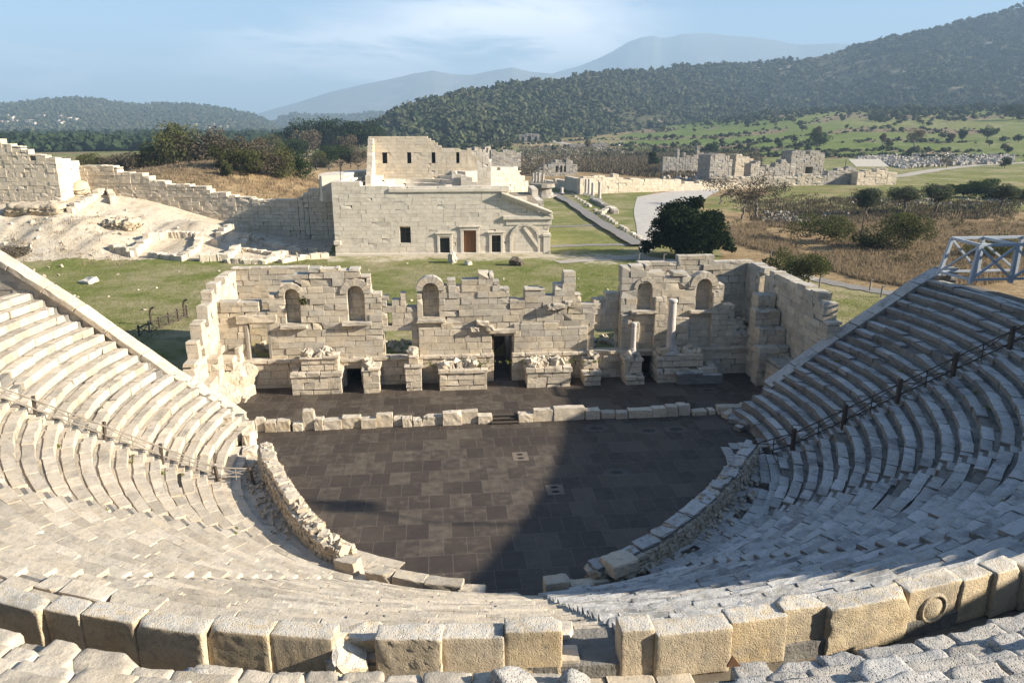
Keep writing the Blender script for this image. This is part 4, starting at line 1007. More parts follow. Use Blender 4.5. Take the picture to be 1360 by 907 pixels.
for s in (.42, 1.74): box(mb, T(s, TF+.9, 1.8), axes(U), (.05, .9, 1.85))
mb.build('door_jamb', M['wood_dark'], parent=eC)
# thin relief courses and lower projecting blocks of the centre
mb = MB(); ashlar(mb, P2(-4.9, TF-.16), P2(.3, TF-.16), 2.0, .3, [(0,1.6,4.2),(1.6,2.4,4.55),(2.4,3.3,4.2),(3.3,5.2,4.25)], [], .46, (.7, 1.4), .03, g, ruin=.0); ashlar(mb, P2(1.9, TF-.16), P2(7.3, TF-.16), 2.0, .3, [(0,3.2,4.3),(3.2,5.4,4.0)], [], .46, (.7, 1.4), .03, g); mb.build('plinth_course', A_, parent=eC)
mb = MB()
for s, z, w_ in ((-.35, 4.45, .45), (-.9, 4.05, .3), (.15, 4.1, .3), (5.2, 5.6, .5), (5.9, 5.75, .35), (4.6, 5.5, .3)): block(mb, T(s, TF-.22, z), axes(U, g.normal()*.05), (w_, .28, .17), .05, g, (2, 0, 0), .02, stone_tint(g), .8)
mb.build('bracket_stone', A_, parent=eC)
eG = swall('stage_front_wall', 7.8, 9.7, TF+.5, 2.0, .9, [(7.8,8.7,5.9),(8.7,9.7,6.3)], [(7.85,9.6,2.0,3.7)], 'short broken link of the stage front over a grassy gap, right of centre', A_, 504, ruin=.08)
eR = swall('stage_front_wall', 9.7, 18.3, TF, 2.0, 1.05,
    [(9.7,11.7,8.4),(11.7,12.9,8.05),(12.9,13.5,7.7),(13.5,14.6,8.0),(14.6,15.2,7.6),(15.2,16.6,7.4),(16.6,17.4,6.9),(17.4,18.3,5.3)],
    [(10.9,12.0,5.1,7.2),(15.3,16.45,5.0,7.3)], 'right stretch of the ruined stage front with two arched niches, half in shade', A_, 505)
niche(eR, 10.9, 12.0, 5.1, 6.7, TF, 514, .8, 0, 180, .35); niche(eR, 15.3, 16.45, 5.0, 6.75, TF, 515, 1.05)
# projecting courses on the right part
mb = MB(); ashlar(mb, P2(9.75, TF-.35), P2(11.1, TF-.35), 2.0, .4, [(0,.5,4.9),(.5,1.35,4.3)], [], .46, (.5, 1.0), .03, g, ruin=.1); ashlar(mb, P2(12.2, TF-.3), P2(14.8, TF-.3), 2.0, .4, [(0,.8,6.1),(.8,1.6,5.4),(1.6,2.6,4.6)], [], .46, (.5, 1.0), .03, g, ruin=.1)
ashlar(mb, P2(16.5, TF-.3), P2(18.2, TF-.3), 2.0, .4, [(0,.6,6.4),(.6,1.2,5.2),(1.2,1.7,4.0)], [], .46, (.5, 1.0), .03, g, ruin=.1); mb.build('projecting_course', A_, parent=eR)
# podium
def podium(s0, s1, z1, opens, label, seed):
    g = np.random.RandomState(seed)
    e = empty('podium_wall', T((s0+s1)/2, TP, 0), label, 'wall'); mb = MB()
    ashlar(mb, P2(s0, TP), P2(s1, TP), -.2, .9, [(0, s1-s0, z1)], [(a-s0, b-s0, c, d) for a, b, c, d in opens], .52, (.8, 1.7), .025, g, .006, .016, chip=.25); mb.build('masonry', M['seat'], parent=e)
    mb = MB(); s = s0
    segs = [(s0, s1)]
    for o in opens: 
        if o[3] > 2.2: segs = [(s0, o[0]), (o[1], s1)]
    for a, b in segs:
        s = a
        while s < b-.1:
            l = min(g.uniform(.9, 1.8), b-s); block(mb, T(s+l/2, TP+.35, z1+.09+g.normal()*.015), axes(U), (l/2-.005, .46, .10), .03, g, (3, 0, 0), .012, stone_tint(g), .6); s += l
    mb.build('ledge', M['seat'], parent=e); return e
ePL = podium(-17.2, -4.9, 2.0, [(-10.1,-9.05,-.5,1.55)], 'low podium wall under the left stage front with a dark tunnel mouth', 530)
ePC = podium(-4.9, 7.8, 2.0, [(.42,1.75,-.5,2.6)], 'low podium wall under the middle of the stage front', 531)
ePR = podium(7.8, 19.6, 2.0, [(11.2,12.2,-.5,1.75)], 'low podium wall under the right stage front, mostly in shade', 532)
mb = MB(); voussoirs(mb, T(0, TP), U, -9.57, 1.5, .5, .72, -.05, .8, g, 0, 180, 5); mb.build('arch', M['seat'], parent=ePL)
# passages behind the doorways: dark tunnels with solid walls
for s0, s1, zt, e, dp in ((-10.1, -9.05, 2.1, ePL, 5), (11.2, 12.2, 1.8, ePR, 5)):
    mb = MB()
    box(mb, T(s0-.1, TP+.9+dp/2, zt/2), axes(U), (.1, dp/2, zt/2+.2)); box(mb, T(s1+.1, TP+.9+dp/2, zt/2), axes(U), (.1, dp/2, zt/2+.2))
    box(mb, T((s0+s1)/2, TP+.9+dp/2, zt+.1), axes(U), ((s1-s0)/2+.2, dp/2, .1)); box(mb, T((s0+s1)/2, TP+.9+dp, zt/2), axes(U), ((s1-s0)/2+.2, .08, zt/2))
    mb.build('passage', M['fill'], parent=e)
mb = MB()
for s in (.32, 1.85): box(mb, T(s, TP+3.4, 1.0), axes(U), (.1, 2.6, 1.35))
mb.build('passage', M['fill'], parent=ePC)
mb = MB(); box(mb, T(1.08, TP+3.4, .1), axes(U), (.66, 2.7, .1)); box(mb, T(1.08, TP+6.1, 1.1), axes(U), (.8, .1, 1.1)); mb.build('passage_ramp', M['wood_dark'], parent=ePC)
# earth between front wall and back
def deck(s0, s1, t0, t1, z, name, label, mat):
    mb = MB(); gg = np.random.RandomState(int(s0*10)+900); ns, nt_ = int((s1-s0)*2)+2, int((t1-t0)*2)+2
    S, Tt = np.meshgrid(np.linspace(s0, s1, ns), np.linspace(t0, t1, nt_)); S = S.ravel(); Tt = Tt.ravel()
    v = np.array([T(a, b, z) for a, b in zip(S, Tt)]); v[:, 2] += .08*GN.fbm(v, 1.2, 3)
    i = np.arange(nt_-1)[:, None]*ns; j = np.arange(ns-1)[None]; q = np.stack([i+j, i+j+1, i+ns+j+1, i+ns+j], -1).reshape(-1, 4)
    mb.add(v, q, tint=(.8, .2, .2)); mb.T[-1][:, 3] = 0; tag(mb.build(name, mat), label, kind='structure')
deck(-18.4, .2, TF+.4, 17.8, 1.96, 'ground', 'grassy earth behind the left half of the stage front', M['ground'])
deck(1.95, 21.0, TF+.4, 17.8, 1.96, 'ground', 'grassy earth behind the right half of the stage front', M['ground'])
# back and side walls of the two end rooms
swall('end_room_wall', -18.9, -13.2, 17.4, 1.9, .8, [(-18.9,-13.2,7.7)], [], 'rear wall of the left end room, grey ashlar with a level top', A_, 540, ruin=0)
def depth_wall(s, t0, t1, z0, prof, label, seed, face_right, mat, opens=(), ruin=.08):
    """wall running away from the seats; profile along t"""
    g = np.random.RandomState(seed); e = empty('end_room_wall', T(s, (t0+t1)/2, z0), label, 'ruined wall'); mb = MB()
    L = t1-t0
    if face_right: ashlar(mb, P2(s, t0), P2(s, t1), z0, .72, [(a-t0, b-t0, z) for a, b, z in prof], opens, .5, (.6, 1.3), .018, g, .006, .016, ruin=ruin, chip=.2)
    else: ashlar(mb, P2(s, t1), P2(s, t0), z0, .95, [(t1-b, t1-a, z) for a, b, z in prof[::-1]], opens, .5, (.6, 1.3), .018, g, .006, .016, ruin=ruin, chip=.2)
    mb.build('masonry', mat, parent=e); return e
depth_wall(-18.6, 4.9, 17.4, 0, [(4.9,5.8,3.2),(5.8,6.9,3.9),(6.9,7.5,5.0),(7.5,8.0,4.4),(8.0,9.0,5.9),(9.0,9.7,5.3),(9.7,10.9,6.6),(10.9,11.6,7.3),(11.6,12.2,6.9),(12.2,17.4,7.6)], 'sunlit left side wall of the stage building, stepping down towards the seats', 541, True, M['seat'])
swall('end_room_wall', 12.4, 21.9, 17.3, 1.9, .8, [(12.4,15.6,7.6),(15.6,18.6,8.05),(18.6,21.9,7.55)], [(13.0,13.6,5.0,5.6)], 'tall shaded rear wall of the right end room', A_, 542, ruin=0)
eS = depth_wall(21.3, 3.4, 17.3, 0, [(3.4,4.0,4.6),(4.0,4.7,5.9),(4.7,5.6,7.0),(5.6,7.4,7.5),(7.4,9.2,7.6),(9.2,12.5,7.6),(12.5,17.3,7.6)], 'shaded right side wall of the stage building with a narrow window, broken near the seats', 543, False, A_, opens=[(2.6, 3.5, 5.2, 7.0)])
# broken masses where front wall meets side walls
def mass(name, s0, s1, t0, t1, steps, label, seed, mat):
    g = np.random.RandomState(seed); e = empty(name, T((s0+s1)/2, (t0+t1)/2, 0), label, 'ruined masonry'); mb = MB()
    for a0, a1, b0, b1, z0, z1 in steps:
        ashlar(mb, P2(a0, b0), P2(a1, b0), z0, b1-b0, [(0, a1-a0, z1)], [], .46, (.5, 1.1), .03, g, .012, .05, ruin=.12, chip=.5)
    mb.build('masonry', mat, parent=e); return e
mass('broken_corner', 18.2, 21.2, 8.6, 12.6, [(18.2,20.2,TF-.2,TF+.9,2.0,3.2),(18.9,21.2,8.4,9.4,-.2,3.0),(19.3,21.2,9.4,10.4,-.2,4.1),(19.3,21.2,10.4,11.4,-.2,5.2),(19.9,21.2,11.4,12.6,2,6.2),(19.5,21.2,6.2,8.4,-.2,2.3)], 'shaded broken corner of masonry stepping down at the right end of the stage', 545, A_)
mass('broken_corner', -19, -16.6, 7, 11.6, [(-18.9,-17.3,9.6,10.7,-.2,2.9),(-18.9,-17.9,8.4,9.6,-.2,3.4),(-18.9,-17.1,10.7,11.7,-.2,3.4),(-18.9,-18.0,6.6,8.4,-.2,2.2)], 'pale broken corner of masonry at the left end of the stage', 546, M['seat'])
g = np.random.RandomState(547)
mb = MB()
for s_, t_, z_, a_, b_, c_ in ((-17.9,10.3,.9,1.9,2.4,2.6),(-17.2,10.8,1.0,1.5,1.6,2.4),(-18.2,8.7,.6,1.6,2.6,1.9),(-17.0,9.9,.3,1.2,1.6,1.2)):
    rock(mb, T(s_, t_, z_), (a_, b_, c_), g, (14, 14, 14), .016, amt=.12)
for i in range(14): rock(mb, T(g.uniform(-18.0, -16.4), g.uniform(8.2, 9.6), .25), g.uniform(.15, .5, 3), g, (1, 1, 1), .14)
tag(mb.build('eroded_rubble', M['rubble']), 'eroded orange rubble core exposed at the left end of the stage', 'rubble heap')

# pedestals standing in front of the podium
def pedestal(tiers, label, seed, loose=8, cracked=True, mat=None):
    g = np.random.RandomState(seed); mat = mat or M['seat']; s0, s1, t0, t1, z0, z1 = tiers[0]
    e = empty('column_pedestal', T((s0+s1)/2, (t0+t1)/2, 0), label, 'pedestal')
    for k, (s0, s1, t0, t1, z0, z1) in enumerate(tiers):
        mb = MB()
        h = .44; z = z0; 
        while z < z1-.1:
            hh = min(h*g.uniform(.85, 1.2), z1-z); hh = z1-z if z1-z-hh < .15 else hh
            cap = z+hh >= z1-.01; ex = .09 if cap and z1-z0 > .9 else 0
            ashlar(mb, P2(s0-ex, t0-ex), P2(s1+ex, t0-ex), z, .55, [(0, s1-s0+2*ex, z+hh)], [], hh, (.55, 1.2), .025, g, .008, .014, chip=.4, ruin=.04 if cap else 0)
            ashlar(mb, P2(s0-ex, t1), P2(s0-ex, t0-ex+.5), z, .5, [(0, t1-t0-.5+ex, z+hh)], [], hh, (.5, 1.0), .04, g, .014, .02, chip=.4)
            ashlar(mb, P2(s1+ex, t0-ex+.5), P2(s1+ex, t1), z, .5, [(0, t1-t0-.5+ex, z+hh)], [], hh, (.5, 1.0), .04, g, .014, .02, chip=.4)
            z += hh
        mb.build('masonry', mat, parent=e)
        mb = MB(); box(mb, T((s0+s1)/2, (t0+t1)/2, (z0+z1)/2-.12), axes(U), ((s1-s0)/2-.2, (t1-t0)/2-.2, (z1-z0)/2)); mb.build('core', M['fill'], parent=e)
    s0, s1, t0, t1, z0, z1 = tiers[-1]; mb = MB()
    for i in range(loose):
        rock(mb, T(g.uniform(s0+.2, s1-.2), g.uniform(t0+.3, t1-.1), z1+g.uniform(-.05, .16)), g.uniform(.3, .75, 3)*np.array([1, 1, .7]), g, (1, 1, 1), .12)
    if loose: mb.build('loose_top_stones', mat, parent=e)
    return e
tb = TP-.02
pedestal([(-13.6,-10.25,9.7,tb,0,1.75),(-12.95,-10.45,10.1,tb,1.75,2.75)], 'widest two-tiered pedestal left of the dark tunnel mouth', 560, 14)
pedestal([(-8.75,-7.65,9.6,tb,0,1.95)], 'narrow eroded pier just right of the dark tunnel mouth', 561, 4, mat=M['rubble'])
pedestal([(-5.85,-4.75,9.8,tb,0,2.0),(-5.6,-4.95,10.2,tb,2.0,2.6)], 'narrow tall pier second left of the central doorway', 562, 3)
pedestal([(-3.5,-.2,9.6,tb,0,1.72)], 'wide block-built pedestal directly left of the central doorway', 563, 18)
pedestal([(2.65,5.75,9.6,tb,0,1.68)], 'wide pedestal with a cobbled top directly right of the central doorway', 564, 26)
pedestal([(6.75,7.95,9.6,tb,0,1.2),(6.8,7.85,10.3,tb,1.2,1.9)], 'narrow pier with a rough face between the cobbled pedestal and the short column', 565, 3)
pedestal([(9.75,11.1,9.5,tb,0,.85),(9.75,11.0,10.0,tb,.85,2.0)], 'narrow pier carrying the short broken column', 566, 2)
pedestal([(12.1,16.4,9.7,tb,0,1.25),(12.1,15.5,9.9,tb,1.25,2.15)], 'widest pedestal on the right carrying the tall column', 567, 14)
mb = MB(); g = np.random.RandomState(568); block(mb, T(15.1, 9.4, .42), axes(U), (1.65, .22, .4), .05, g, (5, 1, 2), .02, (.35, .6, .6), .6, BN); block(mb, T(14.3, 9.42, .9), axes(U, .02), (.95, .3, .12), .04, g, (3, 0, 0), .015, (.5, .6, .6), .6)
tag(mb.build('fallen_slab', M['seat_dark']), 'long dark slab leaning at the foot of the widest right pedestal', 'stone slab')
def column(s, t, z0, z1, r, label, base=True, broken=.0):
    g = np.random.RandomState(int(s*7)); e = empty('column', T(s, t, z0), label, 'column')
    zz = np.linspace(z0+(.25 if base else 0), z1, 14); rad = r*(1-.12*(zz-z0)/(z1-z0))*(1+g.normal(size=14)*.008); mb = MB()
    pts = np.array([T(s, t, a) for a in zz]); tube(mb, pts, rad, 20, tint=(.55, .3, .3)); mb.build('shaft', M['marble'], parent=e, smooth_shade=False)
    mb = MB(); tube(mb, [T(s, t, z1-.22), T(s, t, z1-.2), T(s, t, z1-.05), T(s, t, z1+.02)], [r*.9, r*1.06, r*1.06, r*.8], 20); mb.build('collar', M['marble'], parent=e)
    if base:
        mb = MB(); tube(mb, [T(s, t, z0), T(s, t, z0+.1), T(s, t, z0+.16), T(s, t, z0+.26), T(s, t, z0+.3)], [r*1.35, r*1.4, r*1.15, r*1.25, r*1.02], 20)
        block(mb, T(s, t, z0-.06), axes(U), (r*1.5, r*1.5, .1), .03, g); mb.build('base', M['marble'], parent=e)
    return e
column(10.45, 10.6, 2.3, 4.45, .19, 'short broken column shaft on the narrow right pier')
column(13.15, 10.45, 2.25, 6.15, .31, 'tall grey column shaft on the widest right pedestal')
# low line of stones between round and stage
g = np.random.RandomState(570)
kerb = [(-14.75,-14.2,.95),(-14.15,-13.5,.75),(-13.45,-12.7,.8),(-12.5,-11.95,.55),(-11.9,-11.25,1.45),(-11.2,-10.7,.85),(-10.65,-9.6,.7),(-9.55,-8.45,.85),(-8.4,-7.5,.7),(-7.45,-6.5,.95),(-6.4,-5.9,.6),(-5.85,-5.3,.65),(-5.2,-4.7,.5),(-4.65,-3.4,.68),(-3.35,-2.2,1.0),(-2.15,-1.2,.95),(-1.15,-.3,.6),
        (1.4,2.3,.62),(2.35,3.6,.9),(3.65,5.6,1.0),(5.7,6.6,.72),(6.75,7.6,.45),(7.7,8.4,.5),(8.5,10.0,.62),(10.05,10.9,.7),(10.95,11.7,.8),(11.75,12.5,.85),(12.7,13.6,.35),(13.8,14.2,.35),(14.4,16.0,.6),(16.05,17.5,.62)]
kl = {4: 'tallest upright stone in the low line edging the stage, far left', 0: 'leftmost stone of the low line edging the stage', 16: 'stone of the stage edge just left of the dark steps', 17: 'stone of the stage edge just right of the dark steps', 19: 'longest tall slab of the stage edge, second right from the dark steps' , 30: 'rightmost long slab of the stage edge, in shade'}
for i, (a, b, h) in enumerate(kerb):
    mb = MB(); block(mb, T((a+b)/2, 3.95+g.normal()*.06, h*.42-.05), axes(U+V*g.normal()*.03, g.normal()*.012), ((b-a)/2+.02, .3 if h < .9 else .24, h*.42+.05), .03, g, (3, 1, 2), .009, stone_tint(g), .4, BN)
    l = kl.get(i) or (f'{ordn[17-i-1]} stone left of the dark steps on the stage edge' if i < 17 else f'{ordn[i-17]} stone right of the dark steps on the stage edge')
    tag(mb.build('stage_edge_block', M['rubble'] if i < 8 else M['seat']), l, 'stone block')
mb = MB(); block(mb, T(14.9, 3.15, .2), axes(U+V*.5, .2), (.42, .3, .24), .05, g, (2, 1, 1), .02, stone_tint(g), .7, BN)
tag(mb.build('fallen_block', M['seat']), 'loose tilted block fallen on the floor before the right stage edge', 'stone block')
es = empty('wooden_steps', T(.55, 3.8, 0), 'three dark wooden steps at the middle of the stage edge', 'steps')
for k in range(3):
    mb = MB(); block(mb, T(.55, 3.55+k*.28, .10+k*.14), axes(U), (.86, .15, .03), .01, g, wear=0, chip=0); mb.build('tread', M['wood_dark'], parent=es)
    mb = MB(); box(mb, T(.55, 3.68+k*.28, .02+k*.14), axes(U), (.84, .02, .07)); mb.build('riser', M['void'], parent=es)
for s in (-.3, 1.4):
    mb = MB(); beam(mb, T(s, 3.4, -.05), T(s, 4.3, .42), .06, .2); mb.build('stringer', M['wood_dark'], parent=es)
# stones ending the seats at the left of the stage
for i, (s, t, z, w_, h, lb_) in enumerate(((-15.2, 3.35, 0, .9, .75, 'squared block at the foot of the left retaining wall, nearest the stage edge'), (-15.0, 2.4, 0, 1.0, .5, 'low block at the foot of the left seats'), (-14.6, 1.5, 0, .5, .9, 'upright block ending the left seats'), (-14.3, .3, 0, .8, .45, 'small block at the floor edge below the left seats'), (-16.2, 3.1, .6, .8, .8, 'upper block leaning on the end of the left retaining wall'))):
    mb = MB(); block(mb, T(s, t, z+h/2), axes(U+V*g.normal()*.1), (w_/2, .4, h/2), .06, g, (2, 1, 1), .018, stone_tint(g), .8, BN); tag(mb.build('end_block', M['seat']), lb_, 'stone block')
# stones ending the seats at the right
mb = MB()
for i in range(34):
    s_, t_ = g.uniform(14.7, 17.8), g.uniform(.1, 2.9); z_ = max(.15, (s_-15.0)*.42)
    block(mb, T(s_, t_, z_), axes(U*g.normal()+V*1.4, g.normal()*.07, g.normal()*.07), (g.uniform(.25, .6), g.uniform(.2, .34), g.uniform(.14, .24)), .03, g, (1, 0, 0), .012, stone_tint(g, .2), .6)
tag(mb.build('tumbled_stones', M['seat_dark']), 'tumbled squared stones at the foot of the right retaining wall', 'rubble heap')
# rubble behind the stage front
mb = MB()
for i in range(150):
    s = g.uniform(-18, 20); t = g.uniform(TF+1.2, 16.5)
    if .1 < s < 2.1: continue
    rock(mb, T(s, t, 2.0+g.uniform(0, .1)), g.uniform(.15, .55, 3), g, (0, 0, 0), .14)
for i in range(50): rock(mb, T(g.uniform(18.4, 21), g.uniform(12.6, 16.5), 2.0+g.uniform(0, .9)), g.uniform(.3, .9, 3), g, (1, 1, 1), .12)
tag(mb.build('rubble', M['rubble'], loc=(0, 0, 0)), 'loose stones strewn behind the stage front', kind='stuff')
# small shrub rooted in the wall over the first niche is made with the plants
# ------------------------------------------------------------------ the council hall and the city wall
X3 = np.array([1.0, 0, 0]); Y3 = np.array([0, 1.0, 0])
zg = lambda x, y: float(ground_z(np.array([x]), np.array([y]))[0])
b0 = at(446, 340, 2.0); b1 = at(729, 337, 2.0)
dB = (b1-b0)[:2]; LB = np.linalg.norm(dB); dB = dB/LB; nB = np.array([-dB[1], dB[0]])
def onB(x, y):                     # picture point on the hall's front -> (along, height)
    d = ray(x, y); n3 = np.r_[nB, 0]; k = n3@(b0-EYE)/(n3@d); p = EYE+d*k; return float((p-b0)[:2]@dB), float(p[2])
def Bp(s, dpt=0.0, z=2.0): p = b0[:2]+dB*s+nB*dpt; return np.array([p[0], p[1], z])
e = empty('council_hall', Bp(LB/2), 'pale stone council hall with three doorways and half a pediment', 'building')
g = np.random.RandomState(600); PM = M['pale']
tops = [(440,241),(476,241),(478,246),(516,247),(517,249),(676,247),(700,252)]
s_l = onB(438, 241)[0]; sE = LB
pr = []
xs = [(440,478,241.5),(478,516,246.5),(516,676,248),(676,700,262),(700,715,272),(715,728,281)]
for xa, xb, yy in xs: pr.append((onB(xa, yy)[0], onB(xb, yy)[0], onB((xa+xb)/2, yy)[1]))
pr[0] = (0, pr[0][1], pr[0][2]); pr[-1] = (pr[-1][0], LB, pr[-1][2])
def rectB(x0, y0, x1, y1): a = onB(x0, y1); b = onB(x1, y0); return (a[0], b[0], a[1], b[1])
win = rectB(531.5, 303, 545, 320); dL = rectB(584.5, 314, 597, 336.5); dC = rectB(616, 306, 632, 336.5); dR = rectB(653, 312.5, 665, 336.5); arc = rectB(680, 300, 714, 337)
mb = MB(); ashlar(mb, Bp(0), Bp(LB), 1.6, 1.1, pr, [win, (dL[0], dL[1], 0, dL[3]), (dC[0], dC[1], 0, dC[3]), (dR[0], dR[1], 0, dR[3])], .5, (.7, 1.5), .016, g, .003, .008, chip=.10, vt=.10)
mb.build('front_wall', PM, parent=e)
def partB(name, mat, s0, s1, z0, z1, front, back, par, r=.03):
    mb = MB(); block(mb, Bp((s0+s1)/2, (front+back)/2, (z0+z1)/2), axes(dB), ((s1-s0)/2, (back-front)/2, (z1-z0)/2), r, g, wear=.003, chip=0); return mb.build(name, mat, parent=par)
for nm, o_, fr in (('door', dL, .33), ('door', dC, .4), ('door', dR, .33), ('window', win, .0)):
    wood = M['wood_door'] if o_ is dC else M['glass']
    dd = partB(nm, wood, o_[0]-.02, o_[1]+.02, o_[2]-.15, o_[3]+.02, .35, .45, e, .01)
    if fr:
        for a in (o_[0]-fr, o_[1]): partB('frame', M['pale'], a, a+fr, o_[2]-.1, o_[3], -.12, .3, dd)
        partB('lintel', M['pale'], o_[0]-fr-.06, o_[1]+fr+.06, o_[3], o_[3]+fr, -.14, .3, dd); partB('cornice', M['pale'], o_[0]-fr-.22, o_[1]+fr+.22, o_[3]+fr, o_[3]+fr+.16, -.26, .3, dd)
    if o_ is dC:
        for k in range(3): partB('plank', M['wood_door'], o_[0]+.05+k*(o_[1]-o_[0]-.1)/3, o_[0]+.02+(k+1)*(o_[1]-o_[0]-.1)/3, o_[2], o_[3]-.05, .31, .36, dd, .01)
    if o_ is dR or o_ is win:
        partB('mullion', M['iron'], (o_[0]+o_[1])/2-.04, (o_[0]+o_[1])/2+.04, o_[2], o_[3], .28, .35, dd, .01); partB('mullion', M['iron'], o_[0], o_[1], (o_[2]+o_[3])/2+.2, (o_[2]+o_[3])/2+.28, .29, .34, dd, .01)
# blind arch with pilasters and the half pediment
am, ri = (arc[0]+arc[1])/2, (arc[1]-arc[0])/2; zs = arc[3]-ri
mb = MB(); voussoirs(mb, Bp(0)[:2], dB, am, zs, ri, ri+.32, -.14, .2, g, 0, 180, 11); mb.build('arch', PM, parent=e)
for s in (am-ri-.32, am+ri): partB('pilaster', PM, s, s+.32, 2.0, zs, -.14, .2, e)
partB('corner_pilaster', PM, LB-.75, LB+.12, 1.8, zs+.3, -.2, .9, e); partB('corner_capital', PM, LB-.85, LB+.22, zs+.3, zs+.62, -.28, .95, e)
pz = onB(700, 289)[1]
partB('entablature', PM, onB(668, 288)[0], LB+.45, pz-.25, pz+.2, -.3, .8, e); partB('architrave', PM, onB(672, 295)[0], LB+.25, pz-.95, pz-.3, -.1, .3, e)
ra_, rb_ = onB(666, 259), onB(729, 291)
mb = MB(); a = Bp(ra_[0], .1, ra_[1]); b = Bp(rb_[0]+.4, .1, pz+.35); beam(mb, a, b, .9, .42, tint=(.7, .3, .3)); mb.build('raking_cornice', PM, parent=e)
mb = MB(); beam(mb, a+[0, -.15, .3], b+[0, -.15, .3], 1.1, .18, tint=(.75, .3, .3)); mb.build('cornice_top', PM, parent=e)
# inner arch brace (slanting pale bar inside the blind arch)
mb = MB(); beam(mb, Bp(am-.1, -.04, zs+ri*.9), Bp(am+ri+.1, -.04, zs-1.0), .2, .35, tint=(.8, .2, .2)); mb.build('slanting_course', PM, parent=e)
partB('cornice_band', PM, onB(516, 252)[0], onB(676, 252)[0], onB(590, 255)[1], onB(590, 250.5)[1], -.16, .2, e)
partB('base_course', PM, 0, LB+.2, 1.5, 2.25, -.18, .3, e)
partB('bracket', PM, onB(447, 323)[0]-.3, onB(447, 323)[0]+.55, onB(447, 325)[1], onB(447, 320)[1], -.4, .2, e)
# sides and the inside of the hall
zt0 = pr[0][2]; zt2 = pr[2][2]
mb = MB(); ashlar(mb, Bp(0, 26), Bp(0, 1.1), 1.6, .9, [(0, 24.9, zt0)], [], .5, (.8, 1.5), .012, g); mb.build('side_wall', PM, parent=e)
mb = MB(); ashlar(mb, Bp(LB, 1.1), Bp(LB, 22), 1.6, .9, [(0, 6, zt0-4.2), (6, 14, zt0-3.0), (14, 20.9, zt0-2.2)], [], .5, (.8, 1.5), .012, g, ruin=.1); mb.build('side_wall', PM, parent=e)
# curved outer rim of the little seating inside, with its flat pale top
def arcwall(name, cs, cd, r, a0, a1, z0, z1, th, mat, course=.5):
    mb = MB(); K = 26
    ang = np.radians(np.linspace(a0, a1, K+1))
    for i in range(K):
        am_ = (ang[i]+ang[i+1])/2; p = Bp(cs+r*math.cos(am_), cd+r*math.sin(am_), 0)[:2]; tg = dB*-math.sin(am_)+nB*math.cos(am_)
        z = z0
        while z < z1-.01:
            h = min(course, z1-z); block(mb, np.r_[p, z+h/2], axes(tg), (r*abs(ang[1]-ang[0])/2+.02, th/2, h/2), .02, g, wear=.006, chip=.1, tint=stone_tint(g)); z += h
    mb.build(name, mat, parent=e)
sc = onB(545, 240)[0]; 
arcwall('curved_rim', sc-1.0, 11, 10.4, 25, 205, zt0-3.0, zt0+.30, 3.4, PM, 3.3)
for k in range(4): arcwall('inner_tier', sc-1.0, 11, 8.3-k*1.2, 15, 195, zt0-3.4-k*.5, zt0-.35-k*.5, 1.25, PM, 3)
mb = MB(); box(mb, Bp(LB*.5, 11, zt0-3.2), axes(dB), (LB/2-1, 9.5, .1)); mb.build('inner_floor', M['fill'], parent=e)
# tall rear wall with narrow windows
DBk = 17.5
def onB2(x, y):
    d = ray(x, y); n3 = np.r_[nB, 0]; k = n3@(Bp(0, DBk, 0)-EYE)/(n3@d); p = EYE+d*k; return float((p-b0)[:2]@dB), float(p[2])
bk = [(489,568,181.5),(568,572,184),(572,577,187),(577,581,190),(581,586,193.5),(586,597,196),(597,609,196.5),(609,612,199),(612,620,199.5),(620,626,197),(626,632,204),(632,640,207)]
pb = [(onB2(a, y)[0], onB2(b, y)[0], onB2((a+b)/2, y)[1]) for a, b, y in bk]; o0 = pb[0][0]
ow = []
for xa, xb, ya, yb in ((508,514,205,218),(541,546,205,218),(573.5,578,204.5,217.5),(606,610,204,217)):
    q0 = onB2(xa, yb); q1 = onB2(xb, ya); ow.append((q0[0], q1[0], q0[1], q1[1]))
mb = MB(); ashlar(mb, Bp(o0, DBk), Bp(pb[-1][1], DBk), zt0-3.5, 1.0, [(a-o0, b-o0, z) for a, b, z in pb], [(a-o0, b-o0, c_, d_) for a, b, c_, d_ in ow], .5, (.7, 1.4), .014, g, .003, .009, chip=.10, vt=.11)
mb.build('rear_wall', M['city'], parent=e)
for o_ in ow:
    mb = MB(); box(mb, Bp((o_[0]+o_[1])/2, DBk+.8, (o_[2]+o_[3])/2), axes(dB), ((o_[1]-o_[0])/2+.1, .05, (o_[3]-o_[2])/2+.3)); mb.build('window', M['glass'], parent=e)
